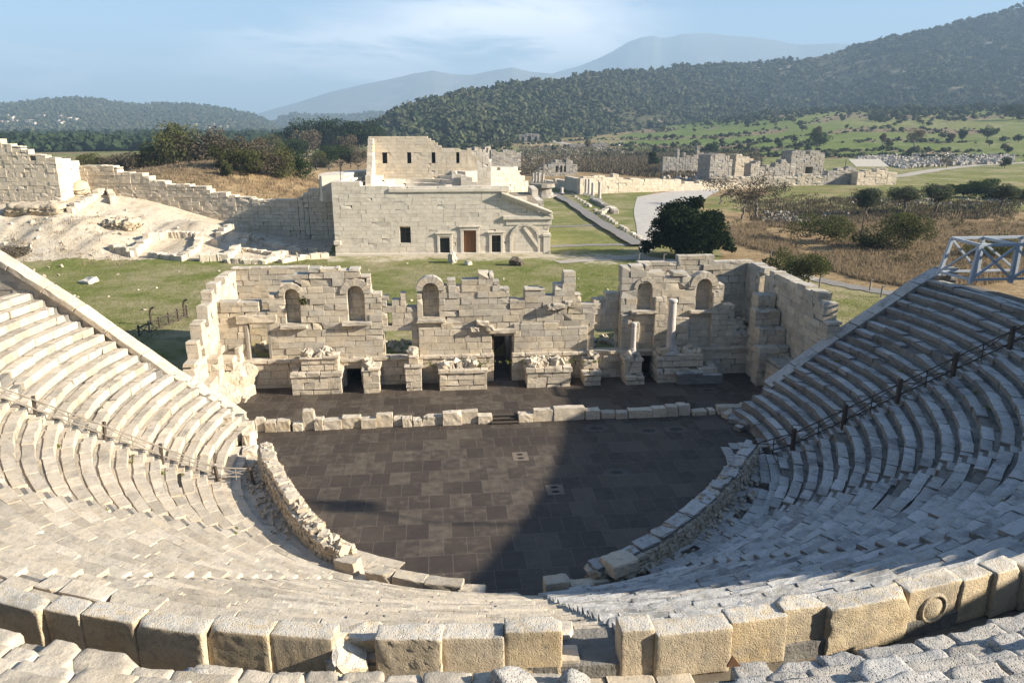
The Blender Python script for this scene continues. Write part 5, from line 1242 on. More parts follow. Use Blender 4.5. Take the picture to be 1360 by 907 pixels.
# stepped end of the rear wall coming forward at its left, low walls inside at the right
zz0 = pb[0][2]
mb = MB(); ashlar(mb, Bp(o0, DBk), Bp(o0, DBk-6), zt0-3.5, .8, [(0,1.0,zz0-.3),(1.0,1.8,zz0-1.2),(1.8,2.6,zz0-2.2),(2.6,3.4,zz0-3.2),(3.4,4.4,zz0-4.2),(4.4,6,zz0-5.1)][::1], [], .5, (.6, 1.0), .03, g); mb.build('stepped_end_wall', PM, parent=e)
for (xa, xb, y1, dd, th) in ((600,620,228,8,1.0),(612,634,233,7,.8),(634,641,215,9,1.2),(641,652,206,12,1.2)):
    def on(x, y, dd): 
        d = ray(x, y); n3 = np.r_[nB, 0]; k = n3@(Bp(0, dd, 0)-EYE)/(n3@d); p = EYE+d*k; return float((p-b0)[:2]@dB), float(p[2])
    a = on(xa, y1, dd); b = on(xb, y1, dd); L_ = b[0]-a[0]
    mb = MB(); ashlar(mb, Bp(a[0], dd), Bp(b[0], dd), zt0-3.4, th, [(0, L_*.35, a[1]), (L_*.35, L_*.7, a[1]-.3), (L_*.7, L_, a[1]-.9)], [], .5, (.5, 1.0), .014, g); mb.build('inner_wall', PM, parent=e)
# flood-light mast on the roof edge
em = empty('lamp_mast', at(450, 238, zt0+.3), 'small lamp mast on the curved rim of the council hall', 'lamp')
pm = Bp(onB(450, 236)[0], 1.4, zt0)
mb = MB(); tube(mb, [pm, pm+[0, 0, 2.3]], .05, 6); mb.build('mast', M['iron'], parent=em); mb = MB(); beam(mb, pm+[-.5, 0, 2.2], pm+[.5, 0, 2.2], .1); box(mb, pm+[-.35, -.1, 2.3], I3, (.15, .1, .1)); box(mb, pm+[.35, -.1, 2.3], I3, (.15, .1, .1)); mb.build('lamp_head', M['iron'], parent=em)

def wall_line(name, cat, label, pts, th, mat, g, course=.5, blen=(.7, 1.4), ruin=.05, r=.04, wear=.01, jit=.03, face_n=1, chip=.2):
    """free wall through picture measured points: (x, y) ground, depth Y and tops"""
    pass
def pxwall(name, cat, label, x0, Y0, x1, Y1, prof_px, th, mat, seed, zb=None, course=.55, blen=(.7, 1.4), ruin=.05, opens_px=(), r=.03, jit=.02, part='masonry', wear=.008, parent=None, chip=.25):
    """wall whose face runs from the point seen at x0, depth Y0 to x1, depth Y1; tops given as picture heights"""
    g = np.random.RandomState(seed)
    p0 = np.array([xat(x0, 260, Y0), Y0]); p1 = np.array([xat(x1, 260, Y1), Y1]); L = np.linalg.norm(p1-p0); d = (p1-p0)/L; n3 = np.r_[-d[1], d[0], 0]
    def on(x, y):
        q = ray(x, y); k = n3@(np.r_[p0, 0]-EYE)/(n3@q); p = EYE+q*k; return float((p[:2]-p0)@d), float(p[2])
    prof = []
    for xa, xb, y in prof_px: prof.append((max(0, on(xa, y)[0]), on(xb, y)[0], on((xa+xb)/2, y)[1]))
    zs = [zg(*(p0+d*L*f)) for f in (0, .25, .5, .75, 1)]; zb_ = (min(zs)-.6) if zb is None else zb
    ops = []
    for xa, ya, xb, yb in opens_px: a = on(xa, yb); b = on(xb, ya); ops.append((a[0], b[0], a[1], b[1]))
    e = parent or empty(name, (*((p0+p1)/2), zs[2]), label, cat)
    mb = MB(); ashlar(mb, p0, p1, zb_, th, prof, ops, course, blen, r, g, wear, jit, ruin=ruin, chip=chip, vt=.11); mb.build(part, mat, parent=e)
    return e, on, p0, d
steps = [(104,150,219),(150,155,222),(155,172,227),(172,189,230),(189,198,233),(198,210,238),(210,220,240.5),(220,240,244),(240,252,244.5),(252,274,247.5),(274,279,252),(279,300,255.5),(300,312,259.5),(312,334,261.5),(334,336,263.5),(336,395,265),(395,402,261),(402,408,256.5),(408,432,249.5),(432,450,248)]
pxwall('city_wall', 'wall', 'long pale city wall stepping down to the council hall', 104, 113, 452, 108.5, steps, 1.6, M['city'], 620, zb=1.0, ruin=.02, r=.04, jit=.035)
tw = [(-120,-60,176),(-60,0,184),(0,14,190),(14,27,194),(27,37,198),(37,60,204.5),(60,73,209)]
et, on_, p0_, d_ = pxwall('wall_tower', 'tower', 'square stone tower of the city wall cut by the left picture edge', -120, 106.5, 73, 106.5, tw, 1.4, M['city'], 621, zb=4.0, ruin=.05)
xr = xat(73, 240, 106.5)
g = np.random.RandomState(622)
zt_ = on_(70, 209)[1]
mb = MB(); ashlar(mb, (xr, 106.5+.02), (xr, 113.2), 4.0, 1.3, [(0,2.4,zt_-.1),(2.4,4.6,zt_-.35),(4.6,6.7,zt_-.75)], [], .55, (.7, 1.4), .012, g, .004, .01); mb.build('side_face', M['pale'], parent=et)
mb = MB(); box(mb, (xr-12, 110.2, (4+zt_)/2-.8), I3, (11.5, 2.8, (zt_-4)/2)); mb.build('core', M['fill'], parent=et)

# low foundations between the wall and the meadow
def lowwall(path, w_, h, label, seed, mat=None, name='foundation_wall'):
    g = np.random.RandomState(seed); P_ = [at(x, y, 2.3)[:2] for x, y in path]
    P_ = [np.array([p[0], p[1]]) for p in P_]
    e = empty(name, (*P_[0], zg(*P_[0])), label, 'low wall'); mb = MB()
    for a, b in zip(P_[:-1], P_[1:]):
        L = np.linalg.norm(b-a); d = (b-a)/L; s = 0
        while s < L:
            l = g.uniform(.5, 1.3); c_ = a+d*min(s+l/2, L); hh = h*g.uniform(.7, 1.15); z = zg(*c_)
            block(mb, np.r_[c_, z+hh/2-.3], axes(d+g.normal(size=2)*.05, g.normal()*.03), (l/2, w_/2*g.uniform(.85, 1.1), hh/2+.3), .1, g, (1, 0, 0), .03, stone_tint(g, .18), .6); s += l
    mb.build('masonry', mat or M['city'], parent=e)
for k, (pth, w_, h, lb_) in enumerate((
    ([(100,327),(130,318),(152,309),(158,318)], .9, .9, 'low foundation corner below the bright tower'), ([(120,303),(165,299),(200,297)], .9, .9, 'short low wall at the foot of the city wall'),
    ([(150,341),(178,343),(200,333),(224,330)], 1.0, 1.0, 'squared foundation corner at the meadow edge, leftmost of the house plan'), ([(200,343),(240,346),(262,338)], .9, .7, 'low foundation strip along the meadow edge, second from left'),
    ([(262,338),(266,330),(222,330)], .9, .9, 'foundation of a small square room, rear side'), ([(266,346),(300,345),(318,333),(330,325)], 1.0, .8, 'long slanting foundation wall in the middle of the house plan'),
    ([(285,331),(312,323),(330,318)], .9, .8, 'foundation wall climbing towards the shaded city wall'), ([(300,347),(350,347),(372,340)], .9, .7, 'foundation strip along the meadow edge, right of the middle'),
    ([(318,333),(360,337),(395,333)], .8, .6, 'cross wall of the house plan, right half'), ([(330,325),(378,329),(420,332)], .8, .6, 'rear foundation wall under the shaded city wall'), ([(372,346),(400,341),(432,338)], .9, .6, 'last foundation strip beside the council hall'))):
    lowwall(pth, w_, h, lb_, 640+k)
g = np.random.RandomState(660)
mb = MB()
for i in range(170):
    x, y = g.uniform(0, 440), g.uniform(285, 338); p = at(x, y, 2.5+max(0, (200-x)/60)); 
    if p[1] > 108: continue
    rock(mb, (p[0], p[1], zg(p[0], p[1])+.05), g.uniform(.1, .5, 3)*np.array([1.3, 1.2, .6]), g, (0, 0, 0), .15)
for i in range(70):
    x, y = g.uniform(60, 860), g.uniform(348, 420); p = at(x, y, 2)
    s_, t_ = frame_st(p[0], p[1])
    if t_ < 19 and s_ > -23: continue
    rock(mb, (p[0], p[1], zg(p[0], p[1])+.02), g.uniform(.08, .3, 3)*np.array([1.3, 1.3, .5]), g, (0, 0, 0), .15)
tag(mb.build('scattered_stones', M['rubble'], loc=(0, 0, 0)), 'stones scattered over the meadow and the pale digging ground', kind='stuff')
for (x, y, sz, lb_, mt) in ((601, 349, (.9, .8, 1.5), 'pale statue-like stone fragment standing before the council hall', 'pale'), (622, 352, (.8, .6, .5), 'low pale fragment beside the statue-like stone', 'pale'), (686, 353, (1.5, 1.0, .95), 'dark stump lying on the meadow before the council hall', 'dark'), (345, 822/2.0-32, (1.8, 1.2, .5), 'flat pale rock in the left meadow', 'pale')):
    if lb_.startswith('flat'): p = at(118, 376, 2)
    else: p = at(x, y, 2)
    mb = MB(); rock(mb, (p[0], p[1], zg(p[0], p[1])+sz[2]*.35), sz, g, (3, 3, 3), .14, amt=.15)
    tag(mb.build('stump' if mt == 'dark' else 'stone_fragment', M['bark'] if mt == 'dark' else M['pale']), lb_, 'stump' if mt == 'dark' else 'stone fragment')

g = np.random.RandomState(661)
for k, (x, y, sx, sy, sz, lb_) in enumerate(((40,287,9,5,3.4,'pale eroded rock bank at the left edge below the tower'), (95,292,7,4,3.0,'tall eroded rock bank under the bright side of the tower'), (128,287,5,3,2.6,'brown topped eroded bank at the foot of the city wall'), (60,318,8,4,1.6,'low pale rock shelf at the left of the digging'), (165,322,4,3,1.6,'small pale rock beside the foundation corner'))):
    p = at(x, y, 4.5 if y < 300 else 3.0); p[2] = zg(p[0], p[1]); mb = MB()
    block(mb, p+[0, 0, sz*.15], axes((1, g.normal()*.2)), (sx/2, sy/2, sz/2), sz*.3, g, (18, 12, 12), .085, (.5, .3, .3), 1.2, NZ(700+k, 9))
    tag(mb.build('rock_outcrop', M['bank'], smooth_shade=True), lb_, 'rock')
# ------------------------------------------------------------------ street, stadium wall, far ruins
def band(name, pts_px, hw, mat, label, dz=.05, kind='structure'):
    P_ = [at(x, y, 2.0) for x, y in pts_px]; mb = MB(); ribbon(mb, [(p[0], p[1]) for p in P_], hw, ground_z, dz); tag(mb.build(name, mat, loc=None), label, kind=kind)
band('boardwalk', [(733,258),(760,272),(800,299),(848,328)], 1.05, M['board'], 'grey walkway running diagonally along the old street', .35)
band('path', [(726,301),(760,300),(800,298)], .8, M['board'], 'narrow grey cross path, nearer the hall')
band('path', [(726,328),(780,326),(850,325)], .9, M['board'], 'narrow grey cross path below the first')
P_ = [at(x, y, 2) for x, y in ((846,262),(880,256),(925,251),(955,252),(940,262),(920,280),(900,300),(870,330),(850,330),(845,300),(842,280))]
mb = MB(); xy = np.array([(p[0], p[1]) for p in P_]); cen = xy.mean(0); ring = []
for f in np.linspace(.0, 1, 14)[1:]: ring.append(cen+(catmull(np.vstack([xy, xy[:1]]), 8)-cen)*f)
m_ = len(ring[0]); v = np.concatenate(ring); v = np.c_[v, ground_z(v[:, 0], v[:, 1])+.05]
mb.add(v, [[i*m_+j, i*m_+j+1, (i+1)*m_+j+1, (i+1)*m_+j] for i in range(12) for j in range(m_-1)]); tag(mb.build('gravel_yard', M['gravel'], loc=None), 'white gravel yard beside the dark round tree', kind='structure')
band('road', [(960,246),(1010,246),(1060,244),(1130,240),(1190,235),(1245,226),(1300,220),(1345,218),(1400,214)], 2.6, M['dirt'], 'pale dirt road curving past the bath ruins', .08)
band('road', [(693,189),(720,190),(760,195),(800,198),(840,204)], 4, M['dirt'], 'distant track past the triple arch', .1)
band('path', [(1085,372),(1130,381),(1180,389),(1230,398)], 1.1, M['board'], 'grey foot path on the right below the dry grass', .06)
band('path', [(740,349),(790,345),(850,342),(950,352),(1040,362),(1085,372)], 1.0, M['dirt'], 'pale foot path passing in front of the dark round tree', .05)
g = np.random.RandomState(700)
# kerb stones along the street
n = 0
for i in range(26):
    f = i/25; x = 752+(848-752)*f**1.0+8; y = 259+(322-259)*f; p = at(x, y, 2.1)
    if g.rand() < .15: continue
    mb = MB(); hh = g.uniform(.25, .55); block(mb, (p[0], p[1], zg(p[0], p[1])+hh/2), axes((.2, -1)), (g.uniform(.35, .8), .3, hh/2), .08, g, (1, 0, 0), .03, stone_tint(g), .8)
    tag(mb.build('kerb_stone', M['pale']), 'pale kerb stone in the row along the grey diagonal walkway', 'stone block', group='kerb stones along the old street')
def far_column(x, yb, yt, r, label, k, lean=0):
    p = at(x, yb, 2.0); zt = hz(yt, p[1]); e = empty('column', p, label, 'column'); mb = MB()
    tube(mb, [p, p+[lean*.5, 0, (zt-2)*.5], [p[0]+lean, p[1], zt]], [r, r*.95, r*.88], 12); mb.build('shaft', M['marble'], parent=e)
    mb = MB(); box(mb, p+[0, 0, .2], I3, (r*1.5, r*1.5, .25)); mb.build('base', M['marble'], parent=e)
for k, (x, yb, yt, lb_) in enumerate(((796,266,242,'nearest tall column of the street colonnade'), (787,262,243,'second column of the street colonnade from the near end'), (782,260,238,'third column of the street colonnade, slightly taller'), (778,259,238,'fourth column of the street colonnade'), (775,258,238,'fifth column of the street colonnade'), (771,257,236,'farthest column of the street colonnade, by the stadium wall corner'), (746,259,249,'short lone column beside the grey diagonal walkway'), (708,243,230,'leftmost column of the distant group behind the derrick'), (712,243,229,'second column of the distant group behind the derrick'), (716,243,230,'third column of the distant group behind the derrick'), (721,243,231,'fourth column of the distant group behind the derrick'))):
    far_column(x, yb, yt, .38 if k < 6 else .42, lb_, k)
lowwall([(797,283),(812,276),(818,282)], 1.2, .7, 'pale rectangular footing at the end of the colonnade', 701); lowwall([(787,264),(800,271),(815,278)], 1.2, .6, 'dark footing strip behind the colonnade', 702, M['far_stone'])
# long wall of the old stadium
stw = [(770,775,236),(775,789,234.5),(789,800,232),(800,814,233.5),(814,822,231),(822,828,236),(828,850,236.5),(850,880,237),(880,905,238.5),(905,915,241),(915,940,241),(940,980,243),(980,1015,246)]
pxwall('stadium_wall', 'wall', 'long low pale stone wall behind the gravel yard', 770, 184, 1015, 205, stw, 1.6, M['city'], 705, zb=1.6, course=.7, blen=(.9, 1.8), ruin=.10)
pxwall('stadium_wall', 'wall', 'shaded return of the long wall beside the far columns', 722, 215, 772, 186, [(722,735,240),(735,750,238.5),(750,772,236)], 1.4, M['city'], 706, zb=1.6, course=.7, blen=(.9, 1.8), ruin=.08)
pxwall('terrace_wall', 'wall', 'broad pale terrace wall with a broken right slope behind the council hall', 652, 142, 708, 150, [(652,660,222),(660,688,222),(688,692,227),(692,697,233),(697,702,239),(702,708,246)], 6, M['city'], 707, zb=1.8, course=.55, ruin=.05)
pxwall('terrace_wall', 'wall', 'upright shaded wall stub beside the broad terrace wall', 640, 128, 653, 128, [(640,644,208),(644,652,211)], 1.0, M['pale'], 708, zb=6, ruin=.05)
# derrick on its round base
pb_ = at(720, 262, 2); e = empty('derrick', pb_, 'tall timber derrick with crossed arms on a round tiered base', 'derrick')
for i, (r, z0, z1) in enumerate(((3.4, 0, .5), (2.6, .5, 1.1), (2.2, 1.1, 2.6), (2.9, 2.6, 3.1))):
    mb = MB(); tube(mb, [pb_+[0, 0, z0-.3], pb_+[0, 0, z1]], [r*1.05, r], 14); mb.build('base_tier', M['far_stone'] if i < 2 else M['wood_grey'], parent=e)
zt_ = hz(211, pb_[1])
mb = MB(); beam(mb, pb_+[0, 0, 2.8], [pb_[0]+.4, pb_[1], zt_], .3); mb.build('mast', M['wood_grey'], parent=e)
for k, (dx_, dz_) in enumerate(((-3.2, 3), (3.4, 3), (-1.9, 6), (2.1, 6.5))):
    mb = MB(); beam(mb, pb_+[dx_, 0, dz_-.1], [pb_[0]+.3, pb_[1], zt_-1.5-k*.4], .16); mb.build('stay', M['wood_grey'], parent=e)
mb = MB(); beam(mb, pb_+[-3.6, 0, 3.2], pb_+[3.6, 0, 3.2], .25); mb.build('cross_arm', M['wood_grey'], parent=e)
# triple arched gate far away
pa = at(703, 192.5, 2.0); Ya = pa[1]; e = empty('triple_arch', pa, 'small triple arched gate standing far off at the foot of the scrub hill', 'arch'); mb = MB()
xa0, xa1 = xat(689.5, 190, Ya), xat(716, 190, Ya); W_ = xa1-xa0; zt_ = hz(177.5, Ya); zm = zg(pa[0], pa[1])-.3; H_ = zt_-zm
ops = [(W_*.10, W_*.24, -1, zm+H_*.62), (W_*.40, W_*.60, -1, zm+H_*.70), (W_*.76, W_*.90, -1, zm+H_*.62)]
ashlar(mb, (xa0, Ya), (xa1, Ya), zm, 3.2, [(0, W_*.3, zt_-1.0), (W_*.3, W_*.65, zt_), (W_*.65, W_, zt_-.4)], ops, 1.0, (1.5, 3), .08, g, .02, .05); mb.build('masonry', M['far_stone'], parent=e)
for o_ in ops:
    mb = MB(); voussoirs(mb, (xa0, Ya), (1, 0), (o_[0]+o_[1])/2, o_[3]-.1, (o_[1]-o_[0])/2*.85, (o_[1]-o_[0])/2+.7, -.25, 3.2, g, 0, 180, 7); mb.build('arch', M['far_stone'], parent=e)
    mb = MB(); box(mb, ((xa0+(o_[0]+o_[1])/2), Ya+3.4, zm+H_*.3), I3, ((o_[1]-o_[0])/2, .1, H_*.4)); mb.build('shaded_recess', M['fill'], parent=e)
# ruin groups in the middle distance
def ruin(label, x0, x1, Yd, prof, seed, th=2.2, course=.65, mat=None, opens_px=(), name='ruined_wall', ruin_=.12, zb=1.2):
    return pxwall(name, 'ruined wall', label, x0, Yd, x1, Yd*1.01, prof, th, mat or M['far_stone'], seed, zb=zb, course=course, blen=(.8, 1.9), ruin=ruin_, opens_px=opens_px, r=.03, jit=.04, wear=.015, chip=.4)
ruin('tall pale bath ruin with a vertical broken edge, left end of the bath ruins', 940, 973, 224, [(940,944,211),(944,950,206),(950,964,204.5),(964,969,207),(969,973,212)], 720, 7)
ruin('brown broken bath wall next right of the tall pale edge', 973, 1001, 236, [(973,978,208),(978,990,205),(990,996,208),(996,1001,211)], 721, 3, mat=M['rubble'])
ruin('low jagged bath wall in the middle of the bath ruins', 994, 1016, 226, [(994,998,220),(998,1004,217),(1004,1010,214),(1010,1016,222)], 722, 3)
ruin('light grey sloping bath wall left of the arched block', 1014, 1056, 230, [(1014,1022,219),(1022,1030,222),(1030,1038,216),(1038,1044,212),(1044,1050,214),(1050,1056,220)], 723, 3)
ruin('highest arched block at the right end of the bath ruins', 1046, 1096, 236, [(1046,1052,204),(1052,1057,201),(1057,1064,199),(1064,1070,200.5),(1070,1076,204),(1076,1084,200.5),(1084,1090,200),(1090,1096,203)], 724, 6, opens_px=[(1068,222,1080,240)])
ruin('long low front wall of the bath ruins beside the dirt road', 925, 1095, 210, [(925,945,240),(945,965,236),(965,985,234),(985,1010,234.5),(1010,1040,235),(1040,1060,234),(1060,1080,231),(1080,1095,233)], 725, 2, mat=M['city'])
ruin('low pale wall beneath the sheet roof', 1092, 1138, 214, [(1092,1100,232),(1100,1112,226),(1112,1124,223),(1124,1138,221)], 726, 2)
ruin('low pale wall right of the sheet roof', 1136, 1192, 212, [(1136,1150,228),(1150,1165,226),(1165,1180,224),(1180,1192,229)], 727, 3, mat=M['city'])
ruin('small ruined temple front among the brown scrub, behind the colonnade', 716, 767, 255, [(716,722,222),(722,728,219),(728,732,218),(732,738,216),(738,742,211.5),(742,747,214),(747,752,216),(752,757,211),(757,761,213),(761,767,219)], 728, 3, opens_px=[(738,219,741,228),(744,219,747,228),(749,219,752,228)])
ruin('ragged ruin pile in the gap right of the rear hall wall', 622, 645, 290, [(622,630,200),(630,636,195),(636,640,198),(640,645,202)], 729, 3)
ruin('little gabled ruin above the council hall', 641, 656, 330, [(641,644,198),(644,648,195),(648,652,194),(652,656,199)], 730, 3, opens_px=[(646,197,648,202)])
ruin('spread of low ruin stones above the terrace wall', 652, 692, 300, [(652,660,199),(660,668,202),(668,676,198),(676,684,200),(684,692,203)], 731, 3)
ruin('pair of upright ruin stumps left of the bath ruins', 878, 935, 262, [(878,886,209),(886,900,208),(900,903,198),(903,908,208),(908,911,202),(911,918,207),(918,926,206),(926,930,194),(930,935,203)], 732, 2)
ruin('dark low modern shed beside the distant track', 755, 808, 560, [(755,796,191.5),(796,808,190)], 733, 4, .8, M['board'], name='low_shed', ruin_=0)
# sheet roof shelter
p = at(1150, 236, 2); Yr = p[1]; e = empty('site_shelter', p, 'flat pale sheet roof on posts over the excavation beside the dirt road', 'shelter')
z1_, z0_ = hz(212, Yr+6), hz(222, Yr)
xl0, xr0 = xat(1137, 222, Yr), xat(1181, 221, Yr); xl1, xr1 = xat(1126, 213, Yr+6), xat(1168, 211.5, Yr+6)
mb = MB(); v = [[xl0, Yr, z0_], [xr0, Yr, z0_], [xr1, Yr+6, z1_], [xl1, Yr+6, z1_]]; v = np.array(v); mb.add(np.vstack([v, v+[0, 0, .15]]), [[0,3,2,1],[4,5,6,7],[0,1,5,4],[1,2,6,5],[2,3,7,6],[3,0,4,7]]); mb.build('roof', M['sheet_roof'], parent=e)
for q in v:
    mb = MB(); tube(mb, [[q[0]*.995, q[1], 1.5], [q[0]*.995, q[1], q[2]]], .09, 6); mb.build('post', M['iron'], parent=e)
# poles
def pole(x, yb, yt, r, mat, label, name='pole'):
    p = at(x, yb, 2.0); p[2] = zg(p[0], p[1])-.1; mb = MB(); zt = hz(yt, p[1]); tube(mb, [p, [p[0]+.05, p[1], (p[2]+zt)/2], [p[0]+.12, p[1], zt]], [r, r*.9, r*.75], 8); tag(mb.build(name, mat), label, 'pole')
pole(1092, 243, 224, .35, M['plaster'], 'left of two pale posts beside the dirt road'); pole(1102, 244, 229, .35, M['plaster'], 'right of two pale posts beside the dirt road'); pole(1142, 325, 280, .12, M['bark'], 'thin brown pole standing in the dry grass under an olive tree')
# rubble field right of the shelter
mb = MB(); n = 1500; X = g.uniform(1140, 1345, n); Yp = g.normal(0, .5, n)
for i in range(n):
    y0 = np.interp(X[i], [1140, 1200, 1345], [208, 205, 207]); y1 = np.interp(X[i], [1140, 1200, 1345], [212, 221, 214]); p = at(X[i], g.uniform(y0, y1), 3.0)
    rock(mb, (p[0], p[1], zg(p[0], p[1])+.3), g.uniform(.6, 2.4, 3)*np.array([1, 1, .8]), g, (0, 0, 0), .12)
tag(mb.build('rubble_field', M['far_stone'], loc=(0, 0, 0)), 'wide field of white stone rubble right of the sheet roof', kind='stuff')
mb = MB()
for i in range(900):
    k = g.randint(0, 5)
    x0, x1, y0, y1 = [(690,830,190,206),(1130,1360,262,275),(1010,1130,282,296),(880,1000,228,246),(640,770,200,226)][k]
    p = at(g.uniform(x0, x1), g.uniform(y0, y1), 2); sc_ = (.5 if k in (1, 2) else 1.2)
    rock(mb, (p[0], p[1], zg(p[0], p[1])+.1), g.uniform(.4, 1.3, 3)*sc_, g, (0, 0, 0), .12)
tag(mb.build('scattered_stones', M['far_stone'], loc=(0, 0, 0)), 'pale stones scattered over the brown plain', kind='stuff')
# fence, bent posts and bollards near the stage building
a, b = at(186, 452, 1.6), at(249, 424, 1.8)
e = empty('timber_fence', a, 'dark timber fence in the shaded gap left of the stage building', 'fence'); K = 5
for i in range(K+1):
    p = a+(b-a)*i/K; mb = MB(); beam(mb, p-[0, 0, .3], p+[0, 0, 1.25], .13); mb.build('post', M['wood_grey'] if i == 1 else M['wood_dark'], parent=e)
    if i < K:
        q = a+(b-a)*(i+1)/K
        for hh in (.3, 1.05): mb = MB(); beam(mb, p+[0, 0, hh], q+[0, 0, hh], .06, .08); mb.build('rail', M['wood_dark'], parent=e)
        for h0, h1 in ((.3, 1.05), (1.05, .3)): mb = MB(); beam(mb, p+[0, 0, h0], q+[0, 0, h1], .05); mb.build('cross_brace', M['wood_dark'], parent=e)
def bent_post(x, y, label, h=1.5):
    p = at(x, y, 2.0); p[2] = zg(p[0], p[1]); mb = MB(); tube(mb, [p, p+[0, 0, h*.7], p+[.1, 0, h*.9], p+[.4, 0, h]], .09, 7); tag(mb.build('bent_post', M['iron']), label, 'post')
bent_post(201, 430, 'bent dark post beside the timber fence, nearer the seats'); bent_post(245, 419, 'bent dark post beside the timber fence, nearer the stage wall')
for k, (x, y) in enumerate(((1088, 382), (1155, 386), (1170, 395), (848, 349), (881, 350), (1023, 345))):
    p = at(x, y, 2.0); p[2] = zg(p[0], p[1]); mb = MB(); tube(mb, [p, p+[0, 0, .95], p+[.05, 0, 1.1], p+[.3, 0, 1.12]], .08, 7)
    tag(mb.build('bollard', M['board']), ['short grey bollard at the left end of the right foot path', 'short grey bollard in the middle of the right foot path', 'short grey bollard at the right end of the right foot path', 'short grey bollard left of the dark round tree', 'short grey bollard just under the dark round tree', 'short grey bollard behind the tall shaded rear wall'][k], 'bollard')
# houses on the hills
def house(x, y, hill, az_off, w_, h, label, group=None, roof=False, u=None):
    d = ray(x, y); a = math.atan2(d[0], d[1]); el = d[2]/math.hypot(d[0], d[1])
    us = np.linspace(0, 1, 400); X_, Y_, Z_ = hill(np.full(400, a), us); f = (Z_-CAMH)/np.hypot(X_, Y_)-el
    i = int(np.argmax(f > 0)) if (f > 0).any() else 399
    p = np.array([X_[i], Y_[i], Z_[i]]); mb = MB(); box(mb, p+[0, 0, h/2-1], I3, (w_/2, w_*.4, h/2+1), tint=(g.uniform(.3, .8), .5, .5))
    o = mb.build('house', M['plaster']); tag(o, label, 'house', group)
    mb = MB(); box(mb, p+[0, 0, h+.25], I3, (w_/2+.4, w_*.4+.4, .25)); mb.build('roof', M['tile_roof'] if roof else M['plaster'], parent=o)
    mb = MB()
    for k in range(3): box(mb, p+[(-1+k)*w_*.3, -w_*.4, h*.55], I3, (w_*.07, .12, h*.15))
    mb.build('row_of_windows', M['glass'], parent=o)
for i in range(34): house(g.uniform(-30, 105), g.uniform(155, 166), hill_l, 0, g.uniform(5, 10), g.uniform(3.5, 5), 'pale house of the hillside village at the far left', 'village houses on the left hill', g.rand() < .4)
for i in range(15): house(g.uniform(255, 318), g.uniform(164, 173), hill_l, 0, g.uniform(5, 11), g.uniform(3.5, 6), 'pale house of the small village cluster right of the left hill', 'village houses below the left hill', g.rand() < .4)
for x, y, w_, lb_ in ((569, 146, 9, 'lone white house high on the near end of the scrub hill'), (794, 107, 14, 'white house on the ridge of the long hill'), (735, 124, 12, 'pale house half hidden in scrub on the long hill'), (1312, 60, 16, 'tiny white house near the top of the right hill'), (716, 124, 9, 'small pale house left of the half hidden one'), (500, 151, 12, 'pale house at the left tip of the scrub hill')): house(x, y, hill_r, 0, w_, 5, lb_)
# ------------------------------------------------------------------ plants
def on_ground(x, y):
    d = ray(x, y); d = d/math.hypot(d[0], d[1]); r = np.geomspace(60, 2600, 6000); X, Y = d[0]*r, d[1]*r
    hit = ground_z(X, Y) >= CAMH+d[2]*r; i = int(np.argmax(hit)) if hit.any() else 4500
    return np.array([X[i], Y[i], 0.0])
def leaves(mb, c, rad, n, size, g, lobes=14, flat=.8, dens=.35, tv=.2, hue=.3):
    """a crown: many small leaf faces gathered in clumps"""
    rad = np.asarray(rad, float); L = g.normal(size=(lobes, 3)); L /= np.linalg.norm(L, axis=1)[:, None]; L[:, 2] = L[:, 2]*.9
    L = L*g.uniform(.25, .82, (lobes, 1)); lt = np.clip(g.normal(.45, tv, lobes), .02, .98); lr = g.uniform(.32, .56, lobes)
    k = g.randint(0, lobes, n); dv = g.normal(size=(n, 3)); dv /= np.linalg.norm(dv, axis=1)[:, None]
    p = L[k]+dv*(lr[k]*g.uniform(dens, 1.0, n)**.6)[:, None]
    p = p*rad+c
    a = g.normal(size=(n, 3)); a /= np.linalg.norm(a, axis=1)[:, None]; b = np.cross(a, g.normal(size=(n, 3))); b /= np.linalg.norm(b, axis=1)[:, None]
    s = size*g.uniform(.6, 1.4, n)[:, None]*.5
    v = np.stack([p-a*s, p+b*s*.6, p+a*s, p-b*s*.6], 1).reshape(-1, 3)
    tt = np.clip(lt[k]+g.normal(size=n)*.16, 0, 1); hh = np.clip(g.normal(hue, .3, lobes), 0, 1)[k]
    mb.add(v, np.arange(4*n).reshape(-1, 4), tint=np.repeat(np.stack([tt, hh, hh], 1), 4, 0))
def limb(mb, a, b, r0, r1, g, k=5, wob=.06):
    a = np.asarray(a, float); b = np.asarray(b, float); L = np.linalg.norm(b-a); pts = [a+(b-a)*t+g.normal(size=3)*wob*L*math.sin(t*PI) for t in np.linspace(0, 1, k)]
    tube(mb, pts, np.linspace(r0, r1, k), 6); return pts
